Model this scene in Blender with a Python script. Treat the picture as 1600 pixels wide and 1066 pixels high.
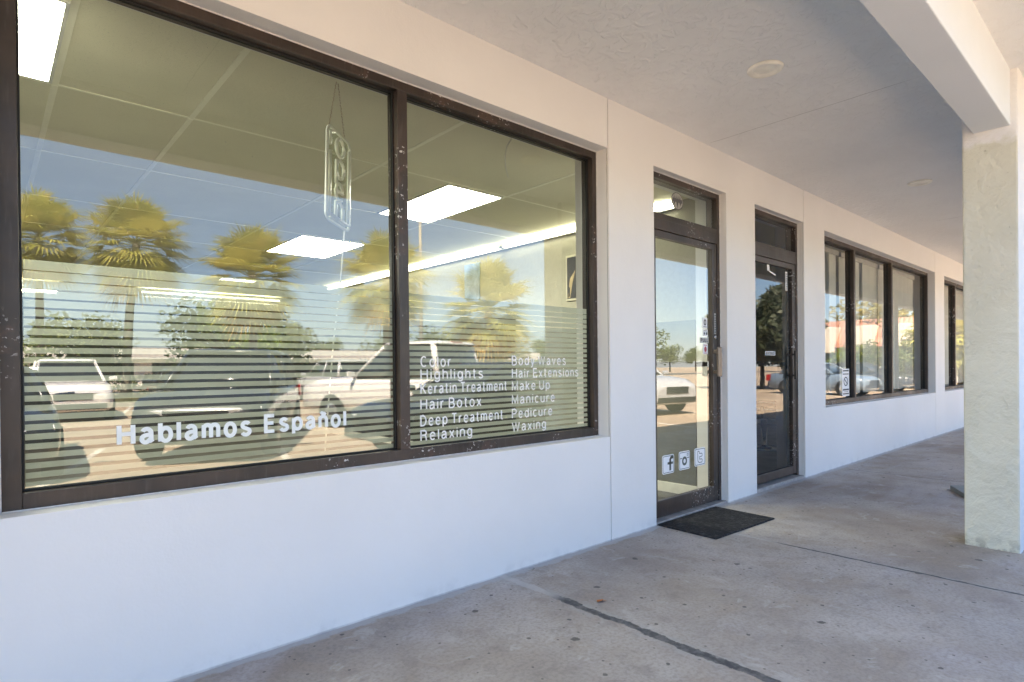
import bpy, bmesh, math, random
from mathutils import Vector, Matrix
R = math.radians
for o in list(bpy.data.objects):
    bpy.data.objects.remove(o)
S = bpy.context.scene
COL = S.collection

# ------------------------------------------------------------------ camera
TH, ROLL, PITCH = R(48.118), R(.566), R(-.252)
F = Vector((math.cos(TH)*math.cos(PITCH), math.sin(TH)*math.cos(PITCH), math.sin(PITCH)))
RT = Vector((math.sin(TH), -math.cos(TH), 0)); UP = RT.cross(F)
RB = RT*math.cos(ROLL) - UP*math.sin(ROLL); UB = RT*math.sin(ROLL) + UP*math.cos(ROLL)
cd = bpy.data.cameras.new('camera'); cam = bpy.data.objects.new('camera', cd); COL.objects.link(cam)
M = Matrix((RB, UB, -F)).transposed().to_4x4(); M.translation = Vector((0, -2.573, 1.2))
cam.matrix_world = M
cd.sensor_width = 36; cd.lens = 36*920.8/1600; cd.shift_y = 45.7/1600
cd.clip_start = .05; cd.clip_end = 2000
S.camera = cam

# ------------------------------------------------------------------ light
SUN_EL, SUN_AZ = 56, -46          # degrees; azimuth from +y towards +x
w = bpy.data.worlds.new('World'); S.world = w; w.use_nodes = True
nt = w.node_tree; bg = nt.nodes['Background']
sky = nt.nodes.new('ShaderNodeTexSky'); sky.sky_type = 'NISHITA'; sky.sun_disc = False
sky.sun_elevation = R(SUN_EL); sky.sun_rotation = R(SUN_AZ); sky.air_density = 1.0; sky.dust_density = .35; sky.ozone_density = 1.2
hz = nt.nodes.new('ShaderNodeMixRGB'); hz.inputs[0].default_value = .32; hz.inputs[2].default_value = (1.5, 2.55, 4.9, 1)   # constant blue mixed in to flatten the sky gradient
nt.links.new(sky.outputs[0], hz.inputs[1]); nt.links.new(hz.outputs[0], bg.inputs[0]); bg.inputs[1].default_value = .070
ld = bpy.data.lights.new('sun', 'SUN'); ld.energy = 5.0; ld.angle = R(.5); ld.color = (1, .87, .70)
lo = bpy.data.objects.new('sun', ld); COL.objects.link(lo)
sd = Vector((math.sin(R(SUN_AZ))*math.cos(R(SUN_EL)), math.cos(R(SUN_AZ))*math.cos(R(SUN_EL)), math.sin(R(SUN_EL))))
lo.rotation_euler = sd.to_track_quat('Z', 'Y').to_euler(); lo.location = (0, 0, 30)
S.view_settings.view_transform = 'Standard'; S.view_settings.look = 'None'
S.view_settings.exposure = 3.12; S.view_settings.gamma = 1
S.render.engine = 'CYCLES'
S.cycles.use_denoising = True; S.cycles.use_adaptive_sampling = False
S.cycles.max_bounces = 10; S.cycles.diffuse_bounces = 5; S.cycles.glossy_bounces = 4; S.cycles.transparent_max_bounces = 16
S.cycles.caustics_reflective = False; S.cycles.caustics_refractive = False

# ------------------------------------------------------------------ materials
class N:
    def __init__(s, name):
        s.m = bpy.data.materials.new(name); s.m.use_nodes = True; s.t = s.m.node_tree
        s.b = s.t.nodes['Principled BSDF']; s.out = s.t.nodes['Material Output']
    def n(s, typ, **kw):
        x = s.t.nodes.new('ShaderNode'+typ)
        for k, v in kw.items():
            if k.startswith('i_'):
                key = k[2:]; key = int(key) if key.isdigit() else key
                s.set(x.inputs[key], v)
            else: setattr(x, k, v)
        return x
    def set(s, inp, v):
        if hasattr(v, 'is_output'): s.t.links.new(v, inp)
        elif hasattr(v, 'outputs'): s.t.links.new(v.outputs[0], inp)
        else:
            if isinstance(v, tuple) and len(v) == 3 and inp.type == 'RGBA': v = v+(1,)
            inp.default_value = v
    def coords(s): return s.n('TexCoord').outputs['Object']
    def sep(s, vec): return s.n('SeparateXYZ', i_0=vec).outputs
    def noise(s, vec, scale, detail=4, rough=.55, dist=0):
        return s.n('TexNoise', i_Vector=vec, i_Scale=scale, i_Detail=detail, i_Roughness=rough, i_Distortion=dist).outputs[0]
    def math(s, op, a, b=0., c=0., clamp=False):
        x = s.n('Math', operation=op, use_clamp=clamp); s.set(x.inputs[0], a); s.set(x.inputs[1], b); s.set(x.inputs[2], c); return x.outputs[0]
    def ramp(s, v, a, b, lo=0., hi=1.):
        x = s.n('MapRange', clamp=True, interpolation_type='SMOOTHSTEP'); s.set(x.inputs[0], v)
        s.set(x.inputs[1], a); s.set(x.inputs[2], b); s.set(x.inputs[3], lo); s.set(x.inputs[4], hi); return x.outputs[0]
    def mix(s, f, a, b):
        x = s.n('MixRGB'); s.set(x.inputs[0], f); s.set(x.inputs[1], a); s.set(x.inputs[2], b); return x.outputs[0]
    def bump(s, h, strength=.3, dist=.01):
        x = s.n('Bump', i_Strength=strength, i_Distance=dist); s.set(x.inputs['Height'], h); s.set(s.b.inputs['Normal'], x); return x
    def col(s, c, rough=.6, metal=0., spec=.4):
        s.set(s.b.inputs['Base Color'], c); s.set(s.b.inputs['Roughness'], rough); s.set(s.b.inputs['Metallic'], metal)
        s.set(s.b.inputs['Specular IOR Level'], spec); return s

def plain(name, c, rough=.5, metal=0., spec=.4, var=.08, scale=8):
    a = N(name); v = a.noise(a.coords(), scale)
    d = a.ramp(v, .3, .7, 1-var, 1+var)
    x = a.n('VectorMath', operation='SCALE', i_0=c); a.set(x.inputs['Scale'], d)
    a.col(x.outputs[0], rough, metal, spec); return a.m

def m_wall():
    a = N('painted_wall'); co = a.coords(); z = a.sep(co)[2]
    big = a.ramp(a.noise(co, 1.1, 5), .3, .75)
    c = a.mix(big, (.80, .79, .775), (.84, .83, .815))
    # scuffs and splash dirt along the foot of the wall
    d = a.math('MULTIPLY', a.ramp(z, .01, .09, 1, 0), a.ramp(a.noise(co, 5, 6, .7), .46, .66))
    c = a.mix(a.math('MULTIPLY', d, .28), c, (.5, .5, .5))
    sm = a.math('MULTIPLY', a.ramp(a.noise(co, 5.5, 6, .7, .6), .69, .78), a.ramp(z, .2, .9, .35, 0))
    c = a.mix(sm, c, (.5, .49, .47))
    c = a.mix(a.math('MULTIPLY', a.ramp(z, .003, .013, 1, 0), a.ramp(a.noise(co, 5, 5), .3, .6, .2, .6)), c, (.24, .235, .23))  # thin uneven darker line along the very bottom edge
    a.col(c, .62, 0, .35)
    h = a.math('ADD', a.math('MULTIPLY', a.noise(co, 90, 3), .35), a.math('MULTIPLY', a.noise(co, 9, 4), .9))
    a.bump(h, .3, .008); return a.m
def m_stucco(name, c1, c2, scale, strength, dist, splash=False, cracks=()):
    a = N(name); co = a.coords(); xyz = a.sep(co)
    st = a.n('Mapping', i_0=co); st.inputs['Scale'].default_value = (1, 1, 1)
    n1 = a.noise(st.outputs[0], scale, 5, .5, 1.4)
    kn = a.ramp(n1, .46, .60)
    n2 = a.noise(co, scale*4.5, 3)
    c = a.mix(a.ramp(a.noise(co, 1.3, 4), .3, .7), c1, c2)
    h = a.math('ADD', a.math('MULTIPLY', kn, .8), a.math('MULTIPLY', n2, .3))
    if splash:   # overspray of white paint under the beam
        e = a.math('ADD', xyz[2], a.math('MULTIPLY', a.math('SUBTRACT', a.noise(co, 9, 5), .5), .16))
        c = a.mix(a.ramp(e, 2.585, 2.62), c, (.80, .79, .78))
        sp = a.ramp(a.noise(co, 3.3, 6, .7, .3), .66, .74, 0, .35)
        c = a.mix(sp, c, (.30, .30, .24))
        ft = a.math('MULTIPLY', a.ramp(xyz[2], .0, .12, 1, 0), a.ramp(a.noise(co, 18, 5), .4, .6))
        c = a.mix(a.math('MULTIPLY', ft, .6), c, (.22, .21, .19))
    for (cx, y0, y1) in cracks:
        wob = a.math('MULTIPLY', a.math('SUBTRACT', a.noise(co, 3, 5, .6), .5), .03)
        dx = a.math('ABSOLUTE', a.math('ADD', a.math('SUBTRACT', xyz[0], cx), wob))
        ln = a.math('MULTIPLY', a.ramp(dx, .0015, .005, 1, 0), a.math('MULTIPLY', a.ramp(xyz[1], y0, y0+.25), a.ramp(xyz[1], y1-.1, y1, 1, 0)))
        c = a.mix(a.math('MULTIPLY', ln, .5), c, (.2, .19, .17)); h = a.math('SUBTRACT', h, a.math('MULTIPLY', ln, .8))
    a.col(c, .8, 0, .25); a.bump(h, strength, dist); return a.m
def m_trowel(name, c1, c2):
    a = N(name); co = a.coords(); xyz = a.sep(co)
    n1 = a.noise(co, 3.6, 3, .5, 1.2)
    ridge = a.math('ABSOLUTE', a.math('SUBTRACT', n1, .5))
    rg = a.ramp(ridge, .0, .02, 1, 0)
    msk = a.ramp(a.noise(co, 3.7, 3), .50, .62)
    rg = a.math('MULTIPLY', rg, msk)
    pit = a.ramp(a.noise(co, 34, 4, .6), .66, .76)
    c = a.mix(a.ramp(a.noise(co, 2.3, 5), .3, .7), c1, c2)
    c = a.mix(a.math('MULTIPLY', rg, .07), c, (.40, .38, .30))
    c = a.mix(a.math('MULTIPLY', pit, .35), c, (.30, .28, .2))
    e = a.math('ADD', xyz[2], a.math('MULTIPLY', a.math('SUBTRACT', a.noise(co, 9, 5), .5), .22))
    c = a.mix(a.ramp(e, 2.60, 2.66), c, (.80, .79, .78))
    ft = a.math('MULTIPLY', a.ramp(xyz[2], .0, .10, 1, 0), a.ramp(a.noise(co, 18, 5), .42, .6))
    c = a.mix(a.math('MULTIPLY', ft, .6), c, (.24, .23, .2))
    h = a.math('ADD', a.math('MULTIPLY', n1, 1.2), a.math('MULTIPLY', rg, .10))
    h = a.math('ADD', h, a.math('MULTIPLY', a.noise(co, 15, 6, .65), .85)); h = a.math('SUBTRACT', h, a.math('MULTIPLY', pit, .35))
    a.col(c, .82, 0, .25); a.bump(h, .6, .03); return a.m
def m_walk():
    a = N('walkway_concrete'); co = a.coords(); x, y, z = a.sep(co)
    c = a.mix(a.ramp(a.noise(co, .75, 6, .6, .4), .32, .68), (.285, .24, .205), (.46, .42, .385))
    c = a.mix(a.ramp(a.noise(co, 2.7, 6, .65, .5), .45, .72, 0, .6), c, (.34, .275, .21))
    c = a.mix(a.ramp(a.noise(co, 1.9, 5, .6), .54, .74, 0, .6), c, (.44, .41, .415))
    c = a.mix(a.ramp(a.noise(co, 60, 3), .40, .70, 0, .42), c, (.21, .185, .165))
    c = a.mix(a.ramp(a.noise(co, 9, 6, .7, .4), .50, .66, 0, .38), c, (.22, .19, .165))
    c = a.mix(a.ramp(a.noise(co, 5, 6, .7, 1.), .56, .68, 0, .45), c, (.52, .50, .48))
    c = a.mix(a.ramp(a.noise(co, 170, 2), .60, .72, 0, .28), c, (.52, .49, .46))
    # traffic wear further along: long pale and dark streaks
    mp = a.n('Mapping', i_0=co); mp.inputs['Scale'].default_value = (.55, 2.6, 1)
    c = a.mix(a.math('MULTIPLY', a.ramp(a.noise(mp.outputs[0], 1.6, 6, .6), .5, .68), a.ramp(x, 4.4, 6.5, 0, .55)), c, (.40, .38, .385))
    # old chewing gum and dark spots
    for sc, th, rad, dark in ((1.9, .40, .020, (.07, .065, .06)), (3.7, .38, .011, (.08, .075, .07)), (7.5, .50, .0065, (.11, .10, .09))):
        v = a.n('TexVoronoi', i_Vector=a.n('VectorMath', operation='ADD', i_0=co, i_1=(sc, sc*.3, 0)).outputs[0], i_Scale=sc, i_Randomness=1., voronoi_dimensions='2D')
        rnd = a.sep(v.outputs['Color'])[0]
        wob = a.math('MULTIPLY', a.math('SUBTRACT', a.noise(co, 45, 4), .5), rad*1.7*sc)
        d = a.math('ADD', v.outputs['Distance'], wob)
        sp = a.math('MULTIPLY', a.ramp(d, rad*sc*.75, rad*sc, 1, 0), a.ramp(rnd, th, th+.02, 1, 0))
        c = a.mix(a.math('MULTIPLY', sp, .8), c, dark)
    h = a.noise(co, 80, 4)
    # paint overspray at the foot of the wall
    e = a.math('ADD', y, a.math('MULTIPLY', a.math('SUBTRACT', a.noise(co, 12, 5, .65), .5), .11))
    c = a.mix(a.ramp(e, -.06, -.035, 0, .75), c, (.42, .43, .45))
    # control joints with patched filler
    for jx, y0, hw, lab in ((2.216, -.33, .036, 0), (3.98, -.70, .016, 1), (7.35, 0, .012, 0), (10.2, 0, .012, 1), (13, 0, .012, 0), (-.2, 0, .014, 1)):
        wob = a.math('MULTIPLY', a.math('SUBTRACT', a.noise(co, 7, 6, .68), .5), hw*2.6)
        d = a.math('ABSOLUTE', a.math('ADD', a.math('SUBTRACT', x, jx), wob))
        gap = a.ramp(d, hw*.55, hw*.8, 1, 0)
        far = a.ramp(y, y0-.18, y0+.03, 1, 0)
        cj = a.mix(a.ramp(a.noise(co, 22, 5), .4, .65), (.070, .070, .073), (.155, .15, .15))
        c = a.mix(a.math('MULTIPLY', gap, far), c, cj)
        hal = a.math('MULTIPLY', a.ramp(d, hw*.8, hw*2.3, 1, 0), a.ramp(a.noise(co, 7, 5, .6), .42, .62))
        c = a.mix(a.math('MULTIPLY', gap, a.math('MULTIPLY', a.math('SUBTRACT', 1, far), .7)), c, (.52, .51, .49))
        hal = a.math('MULTIPLY', hal, a.math('SUBTRACT', 1, a.math('MULTIPLY', gap, far)))
        c = a.mix(a.math('MULTIPLY', hal, .5), c, (.38, .385, .375))
        h = a.math('SUBTRACT', h, a.math('MULTIPLY', a.math('MULTIPLY', gap, far), .9))
    a.col(c, a.ramp(a.noise(co, 3, 4), .3, .7, .55, .8), 0, .4); a.bump(h, .25, .006); return a.m
def m_bronze():
    a = N('bronze_aluminium'); co = a.coords(); x, y, z = a.sep(co)
    c = a.mix(a.ramp(a.noise(co, 3, 5), .3, .7), (.030, .022, .018), (.062, .043, .034))
    mp = a.n('Mapping', i_0=co); mp.inputs['Scale'].default_value = (1, 1, .12)
    c = a.mix(a.ramp(a.noise(mp.outputs[0], 60, 3), .5, .8, 0, .35), c, (.11, .095, .085))
    clus = a.ramp(a.noise(co, 2.6, 3, .5), .54, .60)
    chip = a.math('MULTIPLY', a.ramp(a.noise(co, 48, 4, .6), .615, .635), clus)
    c = a.mix(chip, c, (.62, .60, .58))
    c = a.mix(a.math('MULTIPLY', clus, a.ramp(a.noise(co, 17, 4), .5, .6, 0, .7)), c, (.085, .05, .036))
    a.col(c, a.ramp(a.noise(co, 5, 4), .3, .7, .32, .5), .0, .5); a.bump(a.noise(co, 60, 3), .06, .004); return a.m
def m_glass(name='tinted_glass', tint=(.83, .85, .74), ior=2.02):
    a = N(name); a.t.nodes.remove(a.b)
    tr = a.n('BsdfTransparent'); tr.inputs[0].default_value = tint+(1,)
    gl = a.n('BsdfGlossy'); gl.inputs[0].default_value = (1, 1, 1, 1); gl.inputs['Roughness'].default_value = 0.0
    # float glass is never perfectly flat
    co = a.coords(); bp = a.n('Bump', i_Strength=.035, i_Distance=.01); a.set(bp.inputs['Height'], a.noise(co, 2.2, 2, .4)); 
    fr = a.n('Fresnel'); fr.inputs['IOR'].default_value = ior
    mx = a.n('MixShader'); a.set(mx.inputs[0], fr); a.t.links.new(tr.outputs[0], mx.inputs[1]); a.t.links.new(gl.outputs[0], mx.inputs[2])
    # dust, drips and cleaning smears
    df = a.n('BsdfDiffuse'); df.inputs[0].default_value = (.75, .74, .70, 1)
    mp = a.n('Mapping', i_0=co); mp.inputs['Scale'].default_value = (1, 1, .5)
    sp = a.ramp(a.noise(co, 55, 4, .6), .735, .76, 0, .55)
    hz = a.ramp(a.noise(mp.outputs[0], 1.7, 5), .35, .8, .004, .035)
    mx2 = a.n('MixShader'); a.set(mx2.inputs[0], a.math('MAXIMUM', sp, hz))
    a.t.links.new(mx.outputs[0], mx2.inputs[1]); a.t.links.new(df.outputs[0], mx2.inputs[2])
    a.t.links.new(mx2.outputs[0], a.out.inputs[0]); return a.m
def m_film():
    a = N('frosted_vinyl'); a.t.nodes.remove(a.b)
    df = a.n('BsdfDiffuse'); df.inputs[0].default_value = (.56, .625, .66, 1)
    tl = a.n('BsdfTranslucent'); tl.inputs[0].default_value = (.56, .59, .52, 1)
    tr = a.n('BsdfTransparent'); tr.inputs[0].default_value = (.9, .9, .9, 1)
    m1 = a.n('MixShader'); m1.inputs[0].default_value = .38; a.t.links.new(df.outputs[0], m1.inputs[1]); a.t.links.new(tl.outputs[0], m1.inputs[2])
    m2 = a.n('MixShader'); a.set(m2.inputs[0], a.ramp(a.noise(a.coords(), 4, 4), .3, .7, .05, .12))
    a.t.links.new(m1.outputs[0], m2.inputs[1]); a.t.links.new(tr.outputs[0], m2.inputs[2]); a.t.links.new(m2.outputs[0], a.out.inputs[0]); return a.m
def m_emit(name, c, s):
    a = N(name); a.col(c, .5); a.set(a.b.inputs['Emission Color'], c); a.b.inputs['Emission Strength'].default_value = s; return a.m
def m_leaf(name, c1, c2, c3, transl=.35, scale=.9):
    a = N(name); co = a.coords(); a.t.nodes.remove(a.b)
    c = a.mix(a.ramp(a.noise(co, scale, 4), .35, .65), c1, c2); c = a.mix(a.ramp(a.noise(co, scale*2.7, 3), .55, .7), c, c3)
    p = a.n('BsdfPrincipled'); a.set(p.inputs['Base Color'], c); p.inputs['Roughness'].default_value = .5; p.inputs['Specular IOR Level'].default_value = .3
    t = a.n('BsdfTranslucent'); a.set(t.inputs[0], c)
    m = a.n('MixShader'); m.inputs[0].default_value = transl; a.t.links.new(p.outputs[0], m.inputs[1]); a.t.links.new(t.outputs[0], m.inputs[2])
    a.t.links.new(m.outputs[0], a.out.inputs[0]); return a.m
def m_lot():
    a = N('sunbaked_asphalt'); co = a.coords()
    c = a.mix(a.ramp(a.noise(co, .25, 6, .6), .35, .65), (.35, .268, .190), (.44, .345, .250))
    c = a.mix(a.ramp(a.noise(co, 1.4, 5, .6), .55, .75, 0, .5), c, (.23, .17, .115))
    c = a.mix(a.ramp(a.noise(co, 40, 3), .4, .7, 0, .3), c, (.17, .135, .10))
    a.col(c, .85, 0, .25); a.bump(a.noise(co, 90, 3), .3, .01); return a.m
def m_grass():
    a = N('planting_strip_grass'); co = a.coords()
    c = a.mix(a.ramp(a.noise(co, .8, 6), .35, .65), (.055, .07, .02), (.12, .10, .045)); a.col(c, .9); a.bump(a.noise(co, 25, 5), .8, .05); return a.m
def m_tile_ceiling():
    a = N('ceiling_tile'); co = a.coords()
    c = a.mix(a.ramp(a.noise(co, .9, 4), .3, .7), (.72, .69, .50), (.80, .77, .57)); c = a.mix(a.ramp(a.noise(co, 120, 2), .6, .75, 0, .4), c, (.36, .35, .29))
    a.col(c, .9, 0, .2); a.bump(a.noise(co, 120, 3), .25, .004); return a.m
def m_mat():
    a = N('black_rubber_mat'); co = a.coords()
    v = a.n('TexVoronoi', i_Vector=co, i_Scale=62.); d = v.outputs['Distance']
    c = a.mix(a.ramp(a.noise(co, 30, 5), .45, .72), (.016, .016, .018), (.05, .05, .052)); c = a.mix(a.ramp(a.noise(co, 110, 2), .68, .74, 0, .8), c, (.25, .23, .2))
    a.col(c, .85, 0, .3); a.bump(d, .9, .008); return a.m
def m_mansard():
    a = N('red_barrel_tile'); co = a.coords(); x, y, z = a.sep(co)
    wv = a.math('SINE', a.math('MULTIPLY', y, 24)); wz = a.math('FRACT', a.math('MULTIPLY', z, 2.6))
    c = a.mix(a.ramp(a.noise(co, 1.2, 5), .35, .65), (.30, .13, .085), (.42, .22, .15)); a.col(c, .85)
    a.bump(a.math('ADD', a.math('MULTIPLY', wv, .5), wz), .9, .05); return a.m
def m_paint(name, c, rough=.25):
    a = N(name); a.col(c, rough, 0, .5); a.b.inputs['Coat Weight'].default_value = .6; a.b.inputs['Coat Roughness'].default_value = .06
    v = a.noise(a.coords(), 3, 3); a.bump(v, .01, .005); return a.m
def m_bark():
    a = N('palm_trunk_bark'); co = a.coords(); z = a.sep(co)[2]
    c = a.mix(a.ramp(a.noise(co, 6, 5), .35, .65), (.13, .105, .08), (.26, .22, .175)); a.col(c, .9)
    a.bump(a.math('ADD', a.noise(co, 14, 4), a.math('FRACT', a.math('MULTIPLY', z, 6))), .6, .03); return a.m

WALL = m_wall()
SOFFIT = m_stucco('knockdown_soffit', (.84, .84, .835), (.88, .88, .875), 11, .52, .012, cracks=((4.506, -1.55, .0), (9.2, -1.6, -.5), (1.0, -1.6, -.2)))
TROWEL = m_trowel('trowelled_stucco', (.63, .615, .51), (.70, .685, .575))
BEAMM = m_stucco('beam_stucco', (.73, .765, .80), (.77, .80, .835), 40, .15, .004)
COLW = m_stucco('white_stucco', (.80, .79, .77), (.84, .83, .81), 30, .4, .008)
WALK = m_walk(); BRONZE = m_bronze(); GLASS = m_glass(); FILM = m_film(); LOT = m_lot(); GRASS = m_grass()
GLASS2 = m_glass('clear_glass', (.96, .965, .94), 1.48)
CTILE = m_tile_ceiling(); MATM = m_mat(); MANS = m_mansard(); BARK = m_bark()
GASKET = plain('black_gasket', (.012, .012, .012), .6)
CAULK = plain('white_caulk', (.72, .70, .68), .7, var=.12, scale=30)
VINYL = plain('white_vinyl', (.92, .92, .92), .5, var=.03)
VINYL2 = plain('pale_vinyl_lettering', (.86, .90, .89), .5, var=.03)
INK = plain('grey_ink', (.10, .10, .11), .6); INK2 = plain('red_ink', (.45, .10, .12), .6); DARKTR = plain('smoke_grey_print', (.12, .13, .11), .6)
BLACK = plain('black_metal', (.012, .012, .013), .4, 0, .5)
PULLM = plain('brown_anodised_pull', (.16, .13, .105), .32, .6, .5)
ROOMW = plain('beige_room_paint', (.38, .36, .28), .75, var=.04, scale=25)
ROOMW2 = plain('pale_grey_room_paint', (.70, .71, .68), .8, var=.04)
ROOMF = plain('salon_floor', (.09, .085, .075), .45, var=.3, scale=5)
TBAR = plain('ceiling_grid_bar', (.93, .91, .74), .5, var=.03)
PANEL = m_emit('lit_ceiling_panel', (1, .985, .90), 6.6)
TUBE = m_emit('lit_fluorescent_tube', (1, .98, .86), 3.0)
FIXT = plain('white_fixture', (.75, .74, .68), .5)
CLEAR = None
BLIND = plain('cream_blind_slat', (.88, .88, .80), .6, var=.05, scale=3)
NEON = plain('unlit_neon_tube', (.97, .97, .90), .3)
CHAIN = plain('brass_chain', (.45, .36, .22), .4, .6)
LEATHER = plain('black_vinyl_upholstery', (.018, .019, .022), .42, 0, .5, .25, 30)
CHROME = plain('chrome', (.55, .55, .56), .2, 1)
LINE = plain('white_road_paint', (.62, .58, .50), .8, var=.2, scale=3)
KERB = plain('kerb_concrete', (.34, .31, .27), .85, var=.15, scale=3)
CREAM = plain('cream_stucco', (.70, .62, .50), .85, var=.05); WHITEB = plain('white_painted_block', (.72, .68, .62), .85, var=.05)
DGLASS = plain('dark_window_glass', (.02, .026, .03), .06, 0, .7)
TYRE = plain('tyre_rubber', (.018, .018, .018), .8); RIM = plain('alloy_rim', (.4, .4, .41), .35, .8)
LAMPG = plain('headlight_lens', (.75, .76, .78), .1, 0, .7); LAMPR = plain('tail_light_lens', (.42, .02, .02), .2, 0, .6)
TRIMB = plain('black_plastic_trim', (.022, .022, .023), .6)
POLE = plain('concrete_pole', (.42, .38, .32), .85, var=.1)
WOOD = plain('tree_bark', (.10, .075, .055), .9, var=.3, scale=6)
PALML = m_leaf('palm_frond', (.33, .34, .06), (.52, .46, .10), (.62, .50, .13))
PALMD = m_leaf('dry_palm_frond', (.55, .38, .10), (.60, .36, .10), (.45, .28, .09))
LEAF = m_leaf('broad_leaf', (.08, .11, .025), (.16, .19, .045), (.24, .26, .06), .3, .5)
LEAF2 = m_leaf('bright_leaf', (.14, .22, .03), (.24, .32, .05), (.33, .36, .07), .35, .6)
LEAF3 = m_leaf('golden_leaf', (.17, .16, .04), (.28, .23, .06), (.36, .29, .09), .35, .6)
GREYP = plain('grey_slab_paint', (.26, .27, .25), .8); ORANGE = plain('dry_orange_leaf', (.42, .14, .03), .7)
SLATE = plain('poster_blue', (.25, .33, .45), .6, var=.25, scale=6)

# ------------------------------------------------------------------ mesh helpers
class MB:
    def __init__(s): s.v = []; s.f = []; s.mi = []; s.sm = []
    def face(s, pts, m=0, smooth=False):
        b = len(s.v); s.v += [tuple(p) for p in pts]; s.f.append(tuple(range(b, b+len(pts)))); s.mi.append(m); s.sm.append(smooth)
    def box(s, x0, x1, y0, y1, z0, z1, m=0, mat=None):
        P = [Vector(p) for p in ((x0,y0,z0),(x1,y0,z0),(x1,y1,z0),(x0,y1,z0),(x0,y0,z1),(x1,y0,z1),(x1,y1,z1),(x0,y1,z1))]
        if mat is not None: P = [mat @ p for p in P]
        b = len(s.v); s.v += [tuple(p) for p in P]
        for f in ((0,3,2,1),(4,5,6,7),(0,1,5,4),(1,2,6,5),(2,3,7,6),(3,0,4,7)): s.f.append(tuple(b+i for i in f)); s.mi.append(m); s.sm.append(False)
        return s
    def loft(s, rings, m=0, cap=True, smooth=True, closed=True):
        b = len(s.v); k = len(rings[0])
        for r in rings: s.v += [tuple(p) for p in r]
        for i in range(len(rings)-1):
            for j in range(k if closed else k-1):
                s.f.append((b+i*k+j, b+i*k+(j+1) % k, b+(i+1)*k+(j+1) % k, b+(i+1)*k+j)); s.mi.append(m); s.sm.append(smooth)
        if cap:
            s.f.append(tuple(b+j for j in reversed(range(k)))); s.mi.append(m); s.sm.append(False)
            e = b+(len(rings)-1)*k; s.f.append(tuple(e+j for j in range(k))); s.mi.append(m); s.sm.append(False)
        return s
    def tube(s, pts, r, n=8, m=0, closed=False):
        pts = [Vector(p) for p in pts]; rs = r if isinstance(r, (list, tuple)) else [r]*len(pts); rings = []
        for i, p in enumerate(pts):
            if closed: d = pts[(i+1) % len(pts)]-pts[i-1]
            else: d = pts[min(i+1, len(pts)-1)]-pts[max(i-1, 0)]
            d = d.normalized() if d.length else Vector((0, 0, 1))
            a = d.cross(Vector((0, 0, 1))) if abs(d.z) < .95 else d.cross(Vector((0, 1, 0)))
            a.normalize(); c = d.cross(a)
            rings.append([p+(a*math.cos(2*math.pi*j/n)+c*math.sin(2*math.pi*j/n))*rs[i] for j in range(n)])
        if closed: rings.append(rings[0])
        return s.loft(rings, m, not closed)
    def lathe(s, prof, n=24, c=(0, 0, 0), m=0, axis='z'):
        rings = []
        for r, z in prof:
            rr = []
            for j in range(n):
                a = 2*math.pi*j/n; p = (r*math.cos(a), r*math.sin(a), z)
                if axis == 'y': p = (p[0], p[2], p[1])
                rr.append((p[0]+c[0], p[1]+c[1], p[2]+c[2]))
            rings.append(rr)
        return s.loft(rings, m, True)
    def build(s, name, mats, parent=None, bevel=0):
        me = bpy.data.meshes.new(name); me.from_pydata(s.v, [], s.f)
        for mm in (mats if isinstance(mats, (list, tuple)) else [mats]): me.materials.append(mm)
        for p, i, q in zip(me.polygons, s.mi, s.sm): p.material_index = i; p.use_smooth = q
        me.validate(); me.update()
        o = bpy.data.objects.new(name, me); COL.objects.link(o)
        if parent is not None: o.parent = parent
        if bevel:
            b = o.modifiers.new('bevel', 'BEVEL'); b.width = bevel; b.segments = 2; b.limit_method = 'ANGLE'; b.angle_limit = R(50)
        return o
def tag(o, label=None, cat=None, group=None, kind=None):
    if label: o['label'] = label
    if cat: o['category'] = cat
    if group: o['group'] = group
    if kind: o['kind'] = kind
    return o
def empty(name, loc=(0, 0, 0), rz=0):
    o = bpy.data.objects.new(name, None); COL.objects.link(o); o.location = loc; o.rotation_euler = (0, 0, rz); o.empty_display_size = .1; return o
def kids(o): return [c for c in COL.objects if c.parent == o]
def copy_tree(o, parent=None):
    ch = kids(o); c = o.copy(); COL.objects.link(c); c.parent = parent
    for k in ch: copy_tree(k, c)
    return c
def struct(o): o['kind'] = 'structure'; return o
def E_(cx, cy, rx, ry, a0, a1, n=10):
    return [(cx+rx*math.cos(R(a0+(a1-a0)*i/n)), cy+ry*math.sin(R(a0+(a1-a0)*i/n))) for i in range(n+1)]
XH = .74
def O_(cx=.25, rx=.25): return E_(cx, XH/2, rx, XH/2, 0, 360, 20)
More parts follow.
